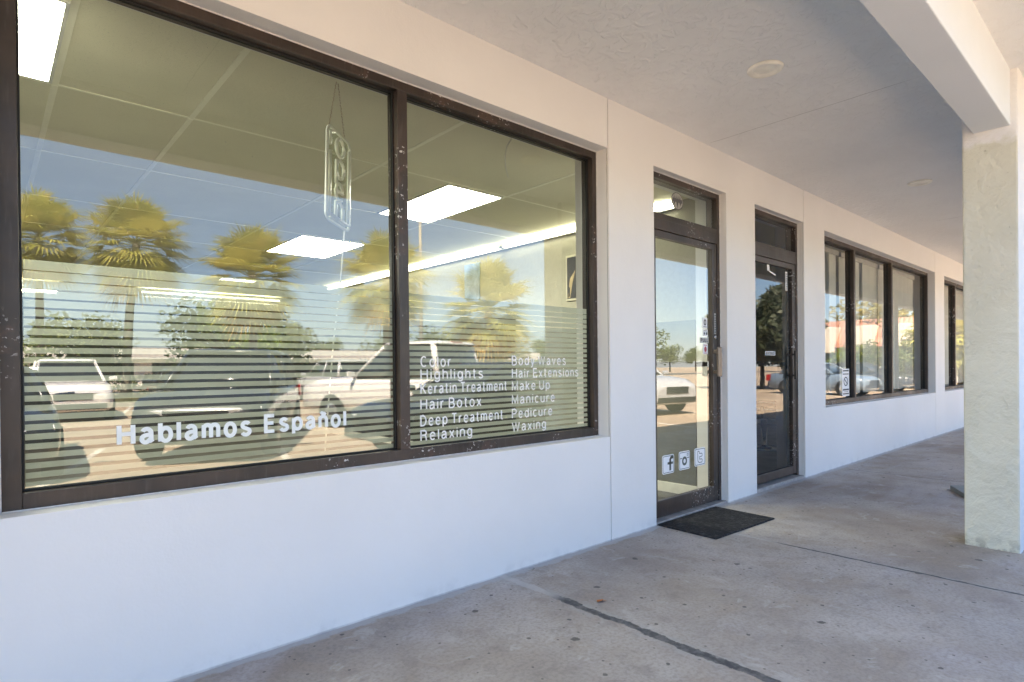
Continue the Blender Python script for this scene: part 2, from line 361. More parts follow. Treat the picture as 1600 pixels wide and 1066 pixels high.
GLY = {  # centre lines of a grotesque alphabet: advance width, strokes (cap height 1, x height .74)
 'C': (.62, [E_(.31, .5, .31, .5, 48, 312, 18)]), 'H': (.60, [[(0, 0), (0, 1)], [(.6, 0), (.6, 1)], [(0, .53), (.6, .53)]]),
 'K': (.58, [[(0, 0), (0, 1)], [(.56, 1), (.02, .42)], [(.2, .60), (.6, 0)]]), 'T': (.56, [[(0, 1), (.56, 1)], [(.28, 1), (.28, 0)]]),
 'B': (.55, [[(0, 0), (0, 1), (.26, 1)]+E_(.26, .77, .25, .23, 90, -90, 9)+[(.0, .54)], [(.26, .54)]+E_(.28, .27, .28, .27, 90, -90, 9)+[(0, 0)]]),
 'D': (.60, [[(0, 0), (0, 1), (.22, 1)]+E_(.22, .5, .38, .5, 90, -90, 14)+[(0, 0)]]), 'R': (.58, [[(0, 0), (0, 1), (.28, 1)]+E_(.28, .76, .26, .24, 90, -90, 9)+[(0, .52)], [(.3, .52), (.44, .48), (.5, .36), (.53, .06), (.58, 0)]]),
 'W': (.92, [[(0, 1), (.22, 0), (.46, .98), (.70, 0), (.92, 1)]]), 'E': (.50, [[(.5, 1), (0, 1), (0, 0), (.51, 0)], [(0, .53), (.46, .53)]]),
 'M': (.70, [[(0, 0), (0, 1), (.35, .08), (.70, 1), (.70, 0)]]), 'U': (.58, [[(0, 1), (0, .3)]+E_(.29, .3, .29, .3, 180, 360, 12)+[(.58, 1)]]),
 'P': (.54, [[(0, 0), (0, 1), (.27, 1)]+E_(.27, .74, .27, .26, 90, -90, 10)+[(0, .48)]]), 'L': (.46, [[(0, 1), (0, 0), (.46, 0)]]), 'N': (.58, [[(0, 0), (0, 1), (.58, 0), (.58, 1)]]),
 'O': (.66, [E_(.33, .5, .33, .5, 0, 360, 22)]), 'S': (.54, [E_(.28, .75, .25, .25, 25, 200, 10)+[(.15, .56), (.40, .46)]+E_(.27, .27, .27, .27, 30, -160, 11)]), 'I': (.0, [[(0, 0), (0, 1)]]), 'G': (.62, [E_(.31, .5, .31, .5, 48, 330, 18)+[(.60, .48), (.34, .48)]]),
 'o': (.50, [O_()]), 'l': (.0, [[(0, 0), (0, 1)]]), 'r': (.27, [[(0, 0), (0, XH)], [(0, .42)]+E_(.25, .42, .25, .30, 180, 85, 7)]),
 'i': (.0, [[(0, 0), (0, XH)], [(0, .90), (0, 1.0)]]), 'h': (.44, [[(0, 0), (0, 1)], [(0, .48)]+E_(.22, .50, .22, .24, 170, 0, 10)+[(.44, 0)]]),
 'n': (.44, [[(0, 0), (0, XH)], [(0, .48)]+E_(.22, .50, .22, .24, 170, 0, 10)+[(.44, 0)]]), 'm': (.74, [[(0, 0), (0, XH)], [(0, .48)]+E_(.185, .53, .185, .21, 170, 0, 8)+[(.37, 0)], [(.37, .48)]+E_(.555, .53, .185, .21, 170, 0, 8)+[(.74, 0)]]),
 't': (.26, [[(.10, .98), (.10, .14), (.15, .03), (.26, .01)], [(-.02, XH), (.25, XH)]]), 'g': (.46, [E_(.23, .38, .23, .36, 0, 360, 18), [(.46, XH), (.46, -.02)]+E_(.23, -.04, .23, .21, 0, -155, 9)]),
 's': (.42, [E_(.21, .56, .19, .18, 25, 200, 9)+[(.12, .42), (.32, .33)]+E_(.21, .19, .21, .19, 35, -160, 10)]),
 'e': (.48, [[(.02, .39), (.48, .39)]+E_(.24, XH/2, .24, XH/2, 3, 318, 18)]), 'a': (.46, [E_(.22, .50, .20, .24, 155, 0, 9)+[(.42, .10), (.48, .01)], [(.42, .44), (.18, .40)]+E_(.17, .20, .17, .19, 100, 330, 9)+[(.42, .22)]]),
 'x': (.44, [[(0, 0), (.44, XH)], [(0, XH), (.44, 0)]]), 'p': (.48, [[(0, XH), (0, -.27)], E_(.25, .37, .24, .36, 0, 360, 18)]), 'd': (.48, [[(.48, 0), (.48, 1)], E_(.24, .37, .24, .36, 0, 360, 18)]), 'b': (.48, [[(0, 0), (0, 1)], E_(.25, .37, .24, .36, 0, 360, 18)]),
 'y': (.46, [[(0, XH), (.23, .02)], [(.46, XH), (.2, -.16), (.12, -.25), (.02, -.25)]]), 'v': (.44, [[(0, XH), (.22, .0), (.44, XH)]]), 'k': (.42, [[(0, 0), (0, 1)], [(.40, XH), (.02, .32)], [(.14, .44), (.43, 0)]]),
 'c': (.44, [E_(.23, XH/2, .23, XH/2, 45, 315, 16)]), 'u': (.44, [[(0, XH), (0, .24)]+E_(.22, .24, .22, .22, 180, 360, 10), [(.44, XH), (.44, 0)]]),
}
GLY['ñ'] = (.44, GLY['n'][1]+[[(.06, .90), (.14, .985), (.30, .905), (.38, .99)]])
def ribbon(m, pts, hw, y):
    closed = math.dist(pts[0], pts[-1]) < 1e-5
    if closed: pts = pts[:-1]
    n = len(pts); L = []
    for i, p in enumerate(pts):
        a = Vector(pts[i-1]) if (closed or i) else None; b = Vector(pts[(i+1) % n]) if (closed or i < n-1) else None; p = Vector(p)
        d0 = (p-a).normalized() if a is not None else None; d1 = (b-p).normalized() if b is not None else None
        if d0 is None: d0 = d1
        if d1 is None: d1 = d0
        n0 = Vector((-d0.y, d0.x)); n1 = Vector((-d1.y, d1.x)); t = n0+n1
        t = t.normalized() if t.length > .2 else n0
        k = hw/max(.5, t.dot(n0)); L.append((p+t*k, p-t*k))
    for i in range(n if closed else n-1):
        (a, b), (c, d) = L[i], L[(i+1) % n]
        m.face([(b.x, y, b.y), (d.x, y, d.y), (c.x, y, c.y), (a.x, y, a.y)])
def text_mb(s, x, z, y, cap, width=None, bold=.13, space=.2):
    """lettering standing in a plane y = const that faces -y: baseline z, left edge x, cap height and total width in metres"""
    pen = bold/2; gl_ = []
    for ch in s:
        if ch == ' ': pen += .30; continue
        adv, st = GLY[ch]
        gl_.append((pen, st)); pen += adv+bold+space
    tot = pen-space-bold/2; sx = width/tot if width else cap; m = MB(); k = 0
    hw = bold/2*cap
    for p0, st in gl_:
        for q in st:
            ribbon(m, [(x+(p0+a)*sx, z+(bold/2+b*(1-bold))*cap) for a, b in q], hw, y-.00012*(k % 4)); k += 1
    return m
def join(*ms):
    r = MB()
    for m in ms:
        b = len(r.v); r.v += m.v; r.f += [tuple(i+b for i in f) for f in m.f]; r.mi += m.mi; r.sm += m.sm
    return r

# ------------------------------------------------------------------ large structure
g = MB(); g.face([(-500, -700, -.15), (500, -700, -.15), (500, 200, -.15), (-500, 200, -.15)])
struct(g.build('parking_lot', LOT))
g = MB(); g.box(-30, 70, -3.35, .3, -.4, 0)
struct(g.build('sidewalk', [WALK], bevel=.012))
# planting strip beyond the drive aisle
g = MB(); g.box(-60, 34, -34, -24.2, -.4, -.02); struct(g.build('planting_strip', GRASS))
g = MB(); g.box(-60, 34, -24.2, -24.05, -.4, 0.0); struct(g.build('kerb', KERB))
# bay lines
g = MB()
for i in range(-6, 16):
    x = 2.9*i+4.4
    g.face([(x-1.2, -19.2, -.146), (x-1.08, -19.2, -.146), (x-.08, -24, -.146), (x-.2, -24, -.146)])
    g.face([(x-1.6, -4.2, -.146), (x-1.48, -4.2, -.146), (x+.1, -9.6, -.146), (x-.02, -9.6, -.146)])
struct(g.build('parking_line', LINE))
g = MB(); g.box(-300, 300, -58, -48, -.4, -.11); struct(g.build('road', plain('road_asphalt', (.10, .095, .09), .85)))

BLD = empty('storefront_building'); tag(BLD, 'white stucco strip mall shopfront with bronze framed windows and two glass doors', 'building')
ZS, ZT, ZB = 3.047, 2.703, .717
J1, J2, J3 = 3.209, 6.458, 11.688
OPEN = [(.034, J1, ZB, ZT), (3.749, 4.832, 0, ZT), (5.365, J2, 0, ZT), (7.024, J3, ZB, ZT), (12.29, 16.9, ZB, ZT), (18.0, 22.5, ZB, ZT), (-5.4, -.75, ZB, ZT)]
def facade():
    m = MB(); JW = .009
    joints = [J1, J2, J3, 17.4, -.35]
    xs = {-12, 40}
    for a, b, _, _ in OPEN: xs |= {a, b}
    for j in joints: xs |= {j, j+JW}
    zs = [0, ZB, ZT, ZS+.1]; xs = sorted(xs)
    def kind(i, k):
        if i < 0 or k < 0 or i >= len(xs)-1 or k >= len(zs)-1: return 'out'
        cx = (xs[i]+xs[i+1])/2; cz = (zs[k]+zs[k+1])/2
        for j in joints:
            if j < cx < j+JW: return 'joint'
        for a, b, c, d in OPEN:
            if a < cx < b and c < cz < d: return 'open'
        return 'solid'
    dep = {'solid': 0., 'joint': .012, 'open': .3}
    for i in range(len(xs)-1):
        for k in range(len(zs)-1):
            t = kind(i, k); x0, x1, z0, z1 = xs[i], xs[i+1], zs[k], zs[k+1]
            if t != 'open':
                y = dep[t]; mi = 1 if t == 'joint' else 0
                m.face([(x0, y, z0), (x1, y, z0), (x1, y, z1), (x0, y, z1)], mi)
                m.face([(x1, .3, z0), (x0, .3, z0), (x0, .3, z1), (x1, .3, z1)])
            for di, dk in ((1, 0), (0, 1)):
                u = kind(i+di, k+dk)
                if u == 'out' or dep[u] == dep[t]: continue
                ya, yb = sorted((dep[t], dep[u]))
                if di: q = [(x1, ya, z0), (x1, yb, z0), (x1, yb, z1), (x1, ya, z1)]
                else: q = [(x0, ya, z1), (x1, ya, z1), (x1, yb, z1), (x0, yb, z1)]
                if dep[t] > dep[u]: q.reverse()
                m.face(q)
    return m
facade().build('wall', [WALL, plain('joint_sealant', (.42, .40, .37), .8)], BLD)
g = MB(); g.box(-12, 40, -3.0, -.0, ZS, ZS+.12); g.build('soffit', SOFFIT, BLD)
g = MB(); g.box(-12, 40, -3.06, -3.0, ZS-.005, 3.62); g.box(-12, 40, -3.0, 11, ZS+.13, 3.6); g.build('roof', COLW, BLD)
g = MB(); g.box(-12, 40, -1.91, -1.722, 2.698, ZS+.05); g.build('beam', BEAMM, BLD, bevel=.006)
for k in range(-1, 6):
    x = 4.832+6*k
    g = MB(); g.box(x, x+.29, -1.948, -1.662, -.05, ZS+.06)
    o = g.build('column', [TROWEL, COLW], BLD, bevel=.012)
    for p in o.data.polygons:
        if p.normal.y < -.9: p.material_index = 1

# ------------------------------------------------------------------ windows and doors
YF, YB_, YG = .10, .20, .15
def frame_bars(m, x0, x1, z0, z1, mull, wl=.045, top=.05, bot=.06, mw=.058):
    wr_ = wl; wl = .060 if x0 == .036 else wl
    m.box(x0, x0+wl, YF, YB_, z0, z1); wl, w0 = wr_, wl; m.box(x1-wl, x1, YF, YB_, z0, z1)
    m.box(x0+w0, x1-wl, YF, YB_, z1-top, z1); m.box(x0+w0, x1-wl, YF, YB_, z0, z0+bot)
    for c in mull: m.box(c-mw/2, c+mw/2, YF-.003, YB_, z0+bot, z1-top)
    # gaskets along every light and the caulk bead against the stucco
    ed = [x0+w0]+[v for c in mull for v in (c-mw/2, c+mw/2)]+[x1-wl]
    lights = [(ed[i], ed[i+1]) for i in range(0, len(ed), 2)]
    for a, b in lights:
        for ya, yb in ((YG-.012, YG-.002), (YG+.002, YG+.012)):
            m.box(a, a+.009, ya, yb, z0+bot, z1-top, 1); m.box(b-.009, b, ya, yb, z0+bot, z1-top, 1)
            m.box(a+.009, b-.009, ya, yb, z1-top-.009, z1-top, 1); m.box(a+.009, b-.009, ya, yb, z0+bot, z0+bot+.009, 1)
    q = .005
    m.box(x0, x0+q, YF-.006, YF, z0, z1, 2); m.box(x1-q, x1, YF-.006, YF, z0, z1, 2)
    m.box(x0+q, x1-q, YF-.006, YF, z1-q, z1, 2); m.box(x0+q, x1-q, YF-.006, YF, z0, z0+q, 2)
    return lights
def window(x0, x1, mull, glass=GLASS, label=None):
    m = MB(); L = frame_bars(m, x0, x1, ZB, ZT, mull)
    o = m.build('window', [BRONZE, GASKET, CAULK], BLD, bevel=.0025)
    if label: o['label'] = label
    for a, b in L:
        p = MB(); p.face([(a, YG, ZB+.06), (b, YG, ZB+.06), (b, YG, ZT-.05), (a, YG, ZT-.05)]); p.build('pane', glass, o)
    return o, L
W1, L1 = window(.036, J1-.001, [1.643], GLASS, 'large two-pane salon window with striped film and lettering')
W2, L2 = window(7.025, J3-.001, [8.27, 9.79], GLASS2, 'three-pane window with cream vertical blinds')
W3, L3 = window(12.291, 16.9, [13.56, 15.2], GLASS2, 'narrow end window beside the stucco column')
W4, L4 = window(18.0, 22.5, [19.5, 21.0], GLASS2)
W5, L5 = window(-5.4, -.75, [-3.1], GLASS)

# frosted striped film, letters
random.seed(4)
for (a, b) in L1:
    m = MB(); z = 1.605; k = 0
    while z > .80:
        gap = .0035+.0095*min(1, k/9); band = .036 if k == 0 else .0345-gap
        m.face([(a+.012, YG+.004, z-band), (b-.012, YG+.004, z-band), (b-.012, YG+.004, z), (a+.012, YG+.004, z)])
        z -= band+gap; k += 1
    m.build('frosted_film', FILM, W1)
YL = YG-.003
def pen_len(s, bold, space): return sum(.30 if ch == ' ' else GLY[ch][0]+bold+space for ch in s)
def words_of(s, x, z, cap, width, bold, space):
    k = width/(pen_len(s, bold, space)-space); p = 0
    for wd in s.split(' '):
        text_mb(wd, x+p*k, z, YL, cap, (pen_len(wd, bold, space)-space)*k, bold, space).build('lettering', VINYL, W1); p += pen_len(wd, bold, space)+.30
text_mb('Hablamos', .382, .908, YL, .090, .500, .185, .20).build('lettering', VINYL2, W1)
text_mb('Español', .938, .915, YL, .086, .395, .185, .20).build('lettering', VINYL2, W1)
rows = [('Color', 1.771, 1.976, 1.207), ('Highlights', 1.769, 2.209, 1.137), ('Keratin Treatment', 1.769, 2.395, 1.059), ('Hair Botox', 1.767, 2.192, .973), ('Deep Treatment', 1.766, 2.361, .884), ('Relaxing', 1.765, 2.122, .803),
        ('Body Waves', 2.439, 2.927, 1.213), ('Hair Extensions', 2.438, 3.052, 1.134), ('Make Up', 2.437, 2.771, 1.055), ('Manicure', 2.436, 2.818, .971), ('Pedicure', 2.435, 2.792, .883), ('Waxing', 2.434, 2.732, .801)]
for s_, xa, xb, zb in rows:
    words_of(s_, xa, zb, .062, xb-xa, .130, .24)

# --- doors
YD0, YD1, YDG = .065, .115, .09
def door(x0, x1, stile, label, pane_glass, sub):
    m = MB(); jw = .042
    m.box(x0, x0+jw, YD0, .17, 0, ZT); m.box(x1-jw, x1, YD0, .17, 0, ZT)
    m.box(x0+jw, x1-jw, YD0, .17, ZT-.045, ZT); m.box(x0+jw, x1-jw, YD0-.003, .17, 2.262, 2.345)
    m.box(x0+jw, x1-jw, YD0, .17, 2.345, 2.392)
    q = .006
    m.box(x0, x0+q, YD0-.006, YD0, 0, ZT, 1); m.box(x1-q, x1, YD0-.006, YD0, 0, ZT, 1); m.box(x0+q, x1-q, YD0-.006, YD0, ZT-q, ZT, 1)
    d = m.build('door', [BRONZE, CAULK], BLD, bevel=.003); d['label'] = label
    g = MB(); g.face([(x0+jw, YDG, 2.392), (x1-jw, YDG, 2.392), (x1-jw, YDG, ZT-.045), (x0+jw, YDG, ZT-.045)]); g.build('transom_pane', pane_glass, d)
    a, b = x0+jw+.004, x1-jw-.004
    zb0 = .025 if sub == 1 else .055
    lf = MB(); lf.box(a, a+stile, YD0+.004, YD1, zb0, 2.257); lf.box(b-stile, b, YD0+.004, YD1, zb0, 2.257)
    lf.box(a+stile, b-stile, YD0+.004, YD1, 2.205, 2.257); lf.box(a+stile, b-stile, YD0+.004, YD1, zb0, .153 if sub == 1 else .136)
    lf.build('door_leaf', BRONZE, d, bevel=.003)
    g = MB(); g.face([(a+stile, YDG, .14), (b-stile, YDG, .14), (b-stile, YDG, 2.21), (a+stile, YDG, 2.21)]); g.build('door_pane', pane_glass, d)
    t = MB(); t.box(x0, x1, .01, .2, -.01, .018 if sub == 1 else .032); t.build('threshold', plain('worn_threshold', (.36, .35, .35), .5, .3, var=.2, scale=14), d, bevel=.004)
    return d, a+stile, b-stile, b
D1, gl, gr, de = door(3.749, 4.832, .075, 'glass salon door with social stickers and flat pull plate', GLASS, 1)
# pull plate on a stand-off, thumb lock and the push bar behind the glass
m = MB(); m.box(4.700, 4.765, .012, .030, 1.105, 1.360); m.box(4.715, 4.75, .030, YD0+.004, 1.13, 1.16); m.box(4.715, 4.75, .030, YD0+.004, 1.305, 1.335)
m.build('pull_handle', PULLM, D1, bevel=.004)
m = MB(); m.lathe([(.0, -.004), (.017, -.004), (.017, .006), (.0, .006)], 20, (4.748, YD0-.001, 1.448), 0, 'y'); m.build('lock', CHROME, D1)
m = MB(); m.box(gl-.02, gr+.02, .15, .185, 1.192, 1.236); m.box(gl-.02, gl+.01, YD1, .15, 1.195, 1.233); m.box(gr-.01, gr+.02, YD1, .15, 1.195, 1.233); m.build('push_bar', BLACK, D1, bevel=.004)
YS = YDG-.002
def sticker(parent, x0, x1, z0, z1, y, paint=VINYL, marks=(), ink=INK, name='sticker', rad=.0):
    m = MB()
    if rad:
        pts = []
        for cx, cz, a0 in ((x1-rad, z1-rad, 0), (x0+rad, z1-rad, 90), (x0+rad, z0+rad, 180), (x1-rad, z0+rad, 270)):
            for j in range(6): t = R(a0+18*j); pts.append((cx+rad*math.cos(t), y, cz+rad*math.sin(t)))
        m.face(pts)
    else: m.face([(x0, y, z0), (x1, y, z0), (x1, y, z1), (x0, y, z1)])
    for mk in marks: m.face([(p[0], y-.0012, p[1]) for p in mk], 1)
    return m.build(name, [paint, ink], parent)
def ring(cx, cz, r0, r1, n=20, sx=1.):
    return [[(cx+sx*r0*math.cos(a), cz+r0*math.sin(a)), (cx+sx*r1*math.cos(a), cz+r1*math.sin(a)), (cx+sx*r1*math.cos(b), cz+r1*math.sin(b)), (cx+sx*r0*math.cos(b), cz+r0*math.sin(b))]
            for a, b in ((2*math.pi*i/n, 2*math.pi*(i+1)/n) for i in range(n))]
def rect(x0, x1, z0, z1): return [(x0, z0), (x1, z0), (x1, z1), (x0, z1)]
def strokes(pts, w):
    q = []
    for a, b in zip(pts, pts[1:]):
        d = Vector((b[0]-a[0], b[1]-a[1])); n_ = Vector((-d.y, d.x)).normalized()*w/2; e = d.normalized()*w*.3
        q.append([(a[0]-e.x-n_.x, a[1]-e.y-n_.y), (b[0]+e.x-n_.x, b[1]+e.y-n_.y), (b[0]+e.x+n_.x, b[1]+e.y+n_.y), (a[0]-e.x+n_.x, a[1]-e.y+n_.y)])
    return q
def rim_line(x0, x1, z0, z1, i, w, r=.012):
    x0 += i; x1 -= i; z0 += i; z1 -= i; p = []
    for cx, cz, a0 in ((x1-r, z1-r, 0), (x0+r, z1-r, 90), (x0+r, z0+r, 180), (x1-r, z0+r, 270)):
        for j in range(5): t = R(a0+22.5*j); p.append((cx+r*math.cos(t), cz+r*math.sin(t)))
    return strokes(p+[p[0]], w)
# three square social stickers low on the door
x0, x1, z0, z1 = 3.960, 4.128, .345, .495
o = sticker(D1, x0, x1, z0, z1, YS, VINYL, rim_line(x0, x1, z0, z1, .010, .005)+[rect(4.058, 4.083, .368, .440), rect(4.033, 4.110, .418, .436)]+strokes([(4.0705, .436), (4.0705, .455), (4.08, .468), (4.096, .472), (4.110, .470)], .022), DARKTR, 'sticker', .02)
o['label'] = 'white square sticker with a lowercase f'
x0, x1 = 4.196, 4.362
o = sticker(D1, x0, x1, z0+.004, z1+.006, YS, VINYL, rim_line(x0, x1, z0+.004, z1+.006, .010, .005)+ring(4.279, .420, .018, .037)+[rect(4.210, 4.244, .441, .447), rect(4.314, 4.349, .441, .447)]+strokes([(4.318, .462), (4.336, .462), (4.336, .478), (4.318, .478), (4.318, .462)], .004), DARKTR, 'sticker', .02)
o['label'] = 'white square sticker with a simple camera outline'
x0, x1 = 4.430, 4.604
tt = [(4.497, .478), (4.483, .476), (4.481, .46), (4.481, .405), (4.488, .389), (4.505, .381), (4.545, .381), (4.553, .388), (4.553, .402), (4.545, .408), (4.512, .409), (4.509, .416), (4.511, .430), (4.545, .431), (4.553, .437), (4.553, .450), (4.545, .456), (4.510, .457), (4.508, .470), (4.497, .478)]
o = sticker(D1, x0, x1, z0+.008, z1+.010, YS, VINYL, rim_line(x0, x1, z0+.008, z1+.010, .010, .005)+strokes(tt, .0055), DARKTR, 'sticker', .02)
o['label'] = 'white square sticker with an outlined lowercase t'
# small notices by the handle
sticker(D1, 4.575, 4.655, 1.520, 1.612, YS, VINYL, ring(4.617, 1.572, .017, .027, 16, .8)+[rect(4.612, 4.622, 1.556, 1.59), rect(4.59, 4.645, 1.531, 1.537)])
sticker(D1, 4.585, 4.660, 1.452, 1.512, YS, VINYL, ring(4.606, 1.477, 0, .011, 12)+[rect(4.63, 4.652, 1.466, 1.488), rect(4.593, 4.652, 1.497, 1.503)])
text_mb('PULL', 4.545, 1.402, YS-.002, .034, .12, .2).build('lettering', INK, D1)
m = MB(); m.face([(4.535, YS, 1.395), (4.672, YS, 1.395), (4.672, YS, 1.443), (4.535, YS, 1.443)]); m.build('sticker', plain('pull_notice', (.55, .56, .55), .5), D1)
sticker(D1, 4.583, 4.660, 1.300, 1.390, YS, VINYL, ring(4.621, 1.342, .0, .025, 18, .8)+[rect(4.597, 4.647, 1.374, 1.380), rect(4.597, 4.647, 1.306, 1.311)], INK2)
# upright strip notice on the stile
sticker(D1, 4.735, 4.763, 1.476, 1.655, YD0+.002, plain('grey_strip_notice', (.50, .50, .48), .5), [rect(4.739, 4.759, 1.486+.0205*i, 1.498+.0205*i) for i in range(8)])
# round decal on the transom
m = MB(); pts = [(4.205+.088*math.cos(2*math.pi*i/28), YS, 2.538+.070*math.sin(2*math.pi*i/28)) for i in range(28)]; m.face(pts)
for q in ([rect(4.135, 4.275, 2.528, 2.556)]+[[(4.19, 2.528), (4.22, 2.528), (4.205, 2.475)], [(4.15, 2.528), (4.175, 2.528), (4.158, 2.500)], [(4.235, 2.528), (4.26, 2.528), (4.252, 2.500)]]
          + [[(4.15+.028*i, 2.556), (4.168+.028*i, 2.556), (4.159+.028*i, 2.586)] for i in range(4)]+ring(4.205, 2.538, .064, .070, 28, 1.24)):
    m.face([(p[0], YS-.0012, p[1]) for p in q], 1)
m.build('decal', [plain('grey_decal', (.36, .36, .33), .5), INK], D1)

D2, gl2, gr2, de2 = door(5.365, J2-.002, .075, 'second glass door with dark unlit room behind', GLASS2, 2)
m = MB(); m.box(6.32, 6.335, .03, .05, 1.05, 1.35); m.box(6.32, 6.335, .05, YD0+.004, 1.08, 1.1); m.box(6.32, 6.335, .05, YD0+.004, 1.3, 1.32); m.build('pull_handle', BLACK, D2, bevel=.003)
m = MB(); m.lathe([(.0, -.004), (.016, -.004), (.016, .006), (.0, .006)], 18, (6.39, YD0-.001, 1.46), 0, 'y'); m.build('lock', CHROME, D2)
m = MB(); m.box(gl2-.02, gr2+.02, .15, .185, 1.192, 1.236); m.build('push_bar', BLACK, D2, bevel=.004)
sticker(D2, 5.745, 5.965, 1.298, 1.338, YS, VINYL, [rect(5.757, 5.953, 1.304, 1.332)], INK)
m = text_mb('NO SOLICITING', 5.768, 1.309, YS-.003, .018, .175, .16); m.build('lettering', VINYL, D2)
sticker(D2, 6.215, 6.262, 2.06, 2.17, YS, VINYL, [rect(6.222, 6.255, 2.068+.024*i, 2.082+.024*i) for i in range(4)])
sticker(D2, 6.215, 6.262, 1.975, 2.055, YS, VINYL, [rect(6.222, 6.255, 1.985+.024*i, 1.998+.024*i) for i in range(3)])
m = MB(); m.face([(5.80, YS, 2.14), (5.85, YS, 2.14), (5.85, YS, 2.20), (5.80, YS, 2.20)]); m.face([(5.85, YS, 2.13), (5.99, YS, 2.105), (5.99, YS, 2.12), (5.85, YS, 2.145)]); m.build('sticker', VINYL, D2)
# notice on the blinds window
sx0, sx1 = 7.965, 8.205
o = sticker(W2, sx0, sx1, .80, 1.145, YG-.002, VINYL, ring(8.085, .985, .045, .058, 24, 1.25)+strokes([(8.03, 1.02), (8.14, .95)], .014)+[rect(7.985, 8.185, 1.112, 1.128), rect(7.985, 8.185, 1.072, 1.084), rect(7.985, 8.185, .872, .892), rect(8.01, 8.16, .852, .858), rect(7.985, 8.185, .822, .838)], INK)
o['label'] = 'white no smoking notice in the corner of the pane'

# ------------------------------------------------------------------ rooms behind the glass
g = MB()
g.face([(-8, .3, 2.74), (-8, 10.05, 2.74), (4.84, 10.05, 2.74), (4.84, .3, 2.74)]); g.face([(4.98, .3, 2.74), (4.98, 7, 2.74), (24, 7, 2.74), (24, .3, 2.74)])
struct(g.build('interior_ceiling', CTILE))
g = MB(); zc = 2.74
for y in (.31, 1.40, 2.645, 3.985, 5.22, 6.45, 7.82, 9.0): g.box(-8, 4.84, y-.009, y+.009, zc-.003, zc)
ys = [.31, 1.40, 2.645, 3.985, 5.22, 6.45, 7.82, 9.0, 10.05]
for x in (-2.3, -1.0, .30, .957, 2.25, 3.52):
    for a, b in zip(ys, ys[1:]):
        g.box(x-.015, x+.015, a+.012, b-.012, zc-.004, zc-.0005)
struct(g.build('ceiling_grid', TBAR))
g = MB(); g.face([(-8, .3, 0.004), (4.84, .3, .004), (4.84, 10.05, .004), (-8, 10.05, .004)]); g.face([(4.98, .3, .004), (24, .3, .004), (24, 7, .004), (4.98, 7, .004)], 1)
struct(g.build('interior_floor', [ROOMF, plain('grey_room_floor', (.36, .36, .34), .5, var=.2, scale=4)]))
g = MB(); g.box(4.84, 4.98, .3, 10.05, 0, 3.1, 0); g.box(4.98, 4.99, .31, 7, 0, 2.74, 1); g.box(-8, 4.84, 10.05, 10.2, 0, 3.1, 1); g.box(-8.15, -8, .3, 10.2, 0, 3.1, 0)
g.box(4.98, 24, 7, 7.15, 0, 3.1, 1); g.box(24, 24.15, .3, 7.15, 0, 3.1, 1); g.box(11.9, 12.02, .3, 7, 0, 2.74, 1)
g.box(4.832, 4.84, 2.75, 10.04, .1, 1.85, 2); g.box(4.832, 4.84, .31, 2.75, .1, 1.62, 3); g.box(-7.9, 4.83, 10.03, 10.05, .0, 2.45, 2)  # added panels that keep the view through the film gaps dark
struct(g.build('interior_wall', [ROOMW, ROOMW2, plain('dark_backing_panel', (.022, .022, .020), .5, var=.3, scale=2), plain('olive_grey_backing', (.15, .15, .12), .6)]))
g = MB(); g.box(4.825, 4.84, .3, 10.05, .004, .10); struct(g.build('baseboard', FIXT, bevel=.003))
# troffer lights
def troffer(x0, x1, y0, y1, label):
    t = empty('ceiling_light', ((x0+x1)/2, (y0+y1)/2, zc)); tag(t, label, 'ceiling light', 'lit square panels in the salon ceiling')
    hx, hy = (x1-x0)/2, (y1-y0)/2
    f = MB(); b = .016
    f.box(-hx, hx, -hy, -hy+b, -.014, -.001); f.box(-hx, hx, hy-b, hy, -.014, -.001); f.box(-hx, -hx+b, -hy+b, hy-b, -.014, -.001); f.box(hx-b, hx, -hy+b, hy-b, -.014, -.001)
    f.build('frame', FIXT, t)
    d = MB(); d.face([(-hx+b, -hy+b, -.009), (-hx+b, hy-b, -.009), (hx-b, hy-b, -.009), (hx-b, -hy+b, -.009)]); d.build('diffuser', PANEL, t)
troffer(-.33, .285, .46, 1.37, 'glowing ceiling panel in the top corner of the large window')
troffer(2.895, 3.50, 1.42, 2.62, 'glowing ceiling panel seen right of the mullion')
troffer(2.71, 3.51, 4.0, 5.18, 'glowing ceiling panel below the hanging open sign')
troffer(2.94, 3.515, 7.83, 8.11, 'smallest farthest glowing ceiling panel above the striped film')
troffer(-.35, .27, 4.0, 5.18, 'glowing ceiling panel just inside the left window frame')
def batten(p0, p1, label, nrm):
    a, b = Vector(p0), Vector(p1); d = (b-a).normalized(); n_ = Vector(nrm)
    t = empty('fluorescent_batten', (a+b)/2); tag(t, label, 'strip light', 'bare fluorescent strips in the salon')
    h = (b-a).length/2; c = Vector((0, 0, 0))
    side = d.cross(n_).normalized()
    f = MB(); rings = []
    for s_ in (-h, h): rings.append([c+d*s_+n_*u+side*v for u, v in ((-.03, -.03), (-.03, .03), (0, .03), (0, -.03))])
    f.loft(rings, 0, True, False); f.build('housing', FIXT, t)
    k = max(1, round(2*h/2.45)); L = 2*h/k
    for i in range(k):
        q = MB(); q.tube([c+d*(-h+L*i+.05)+n_*.022, c+d*(-h+L*(i+1)-.05)+n_*.022], .017, 10); q.build('tube', TUBE, t)
        for e in (-h+L*i+.02, -h+L*(i+1)-.02):
            q = MB(); q.tube([c+d*(e-.02)+n_*.02, c+d*(e+.02)+n_*.02], .022, 8); q.build('lamp_holder', FIXT, t)
batten((4.805, .45, 2.70), (4.805, 7.9, 2.70), 'long fluorescent strip along the salon side wall', (-1, 0, 0))
batten((2.12, 10.01, 2.66), (4.72, 10.01, 2.66), 'fluorescent strip on the far salon wall behind the film', (0, -1, 0))
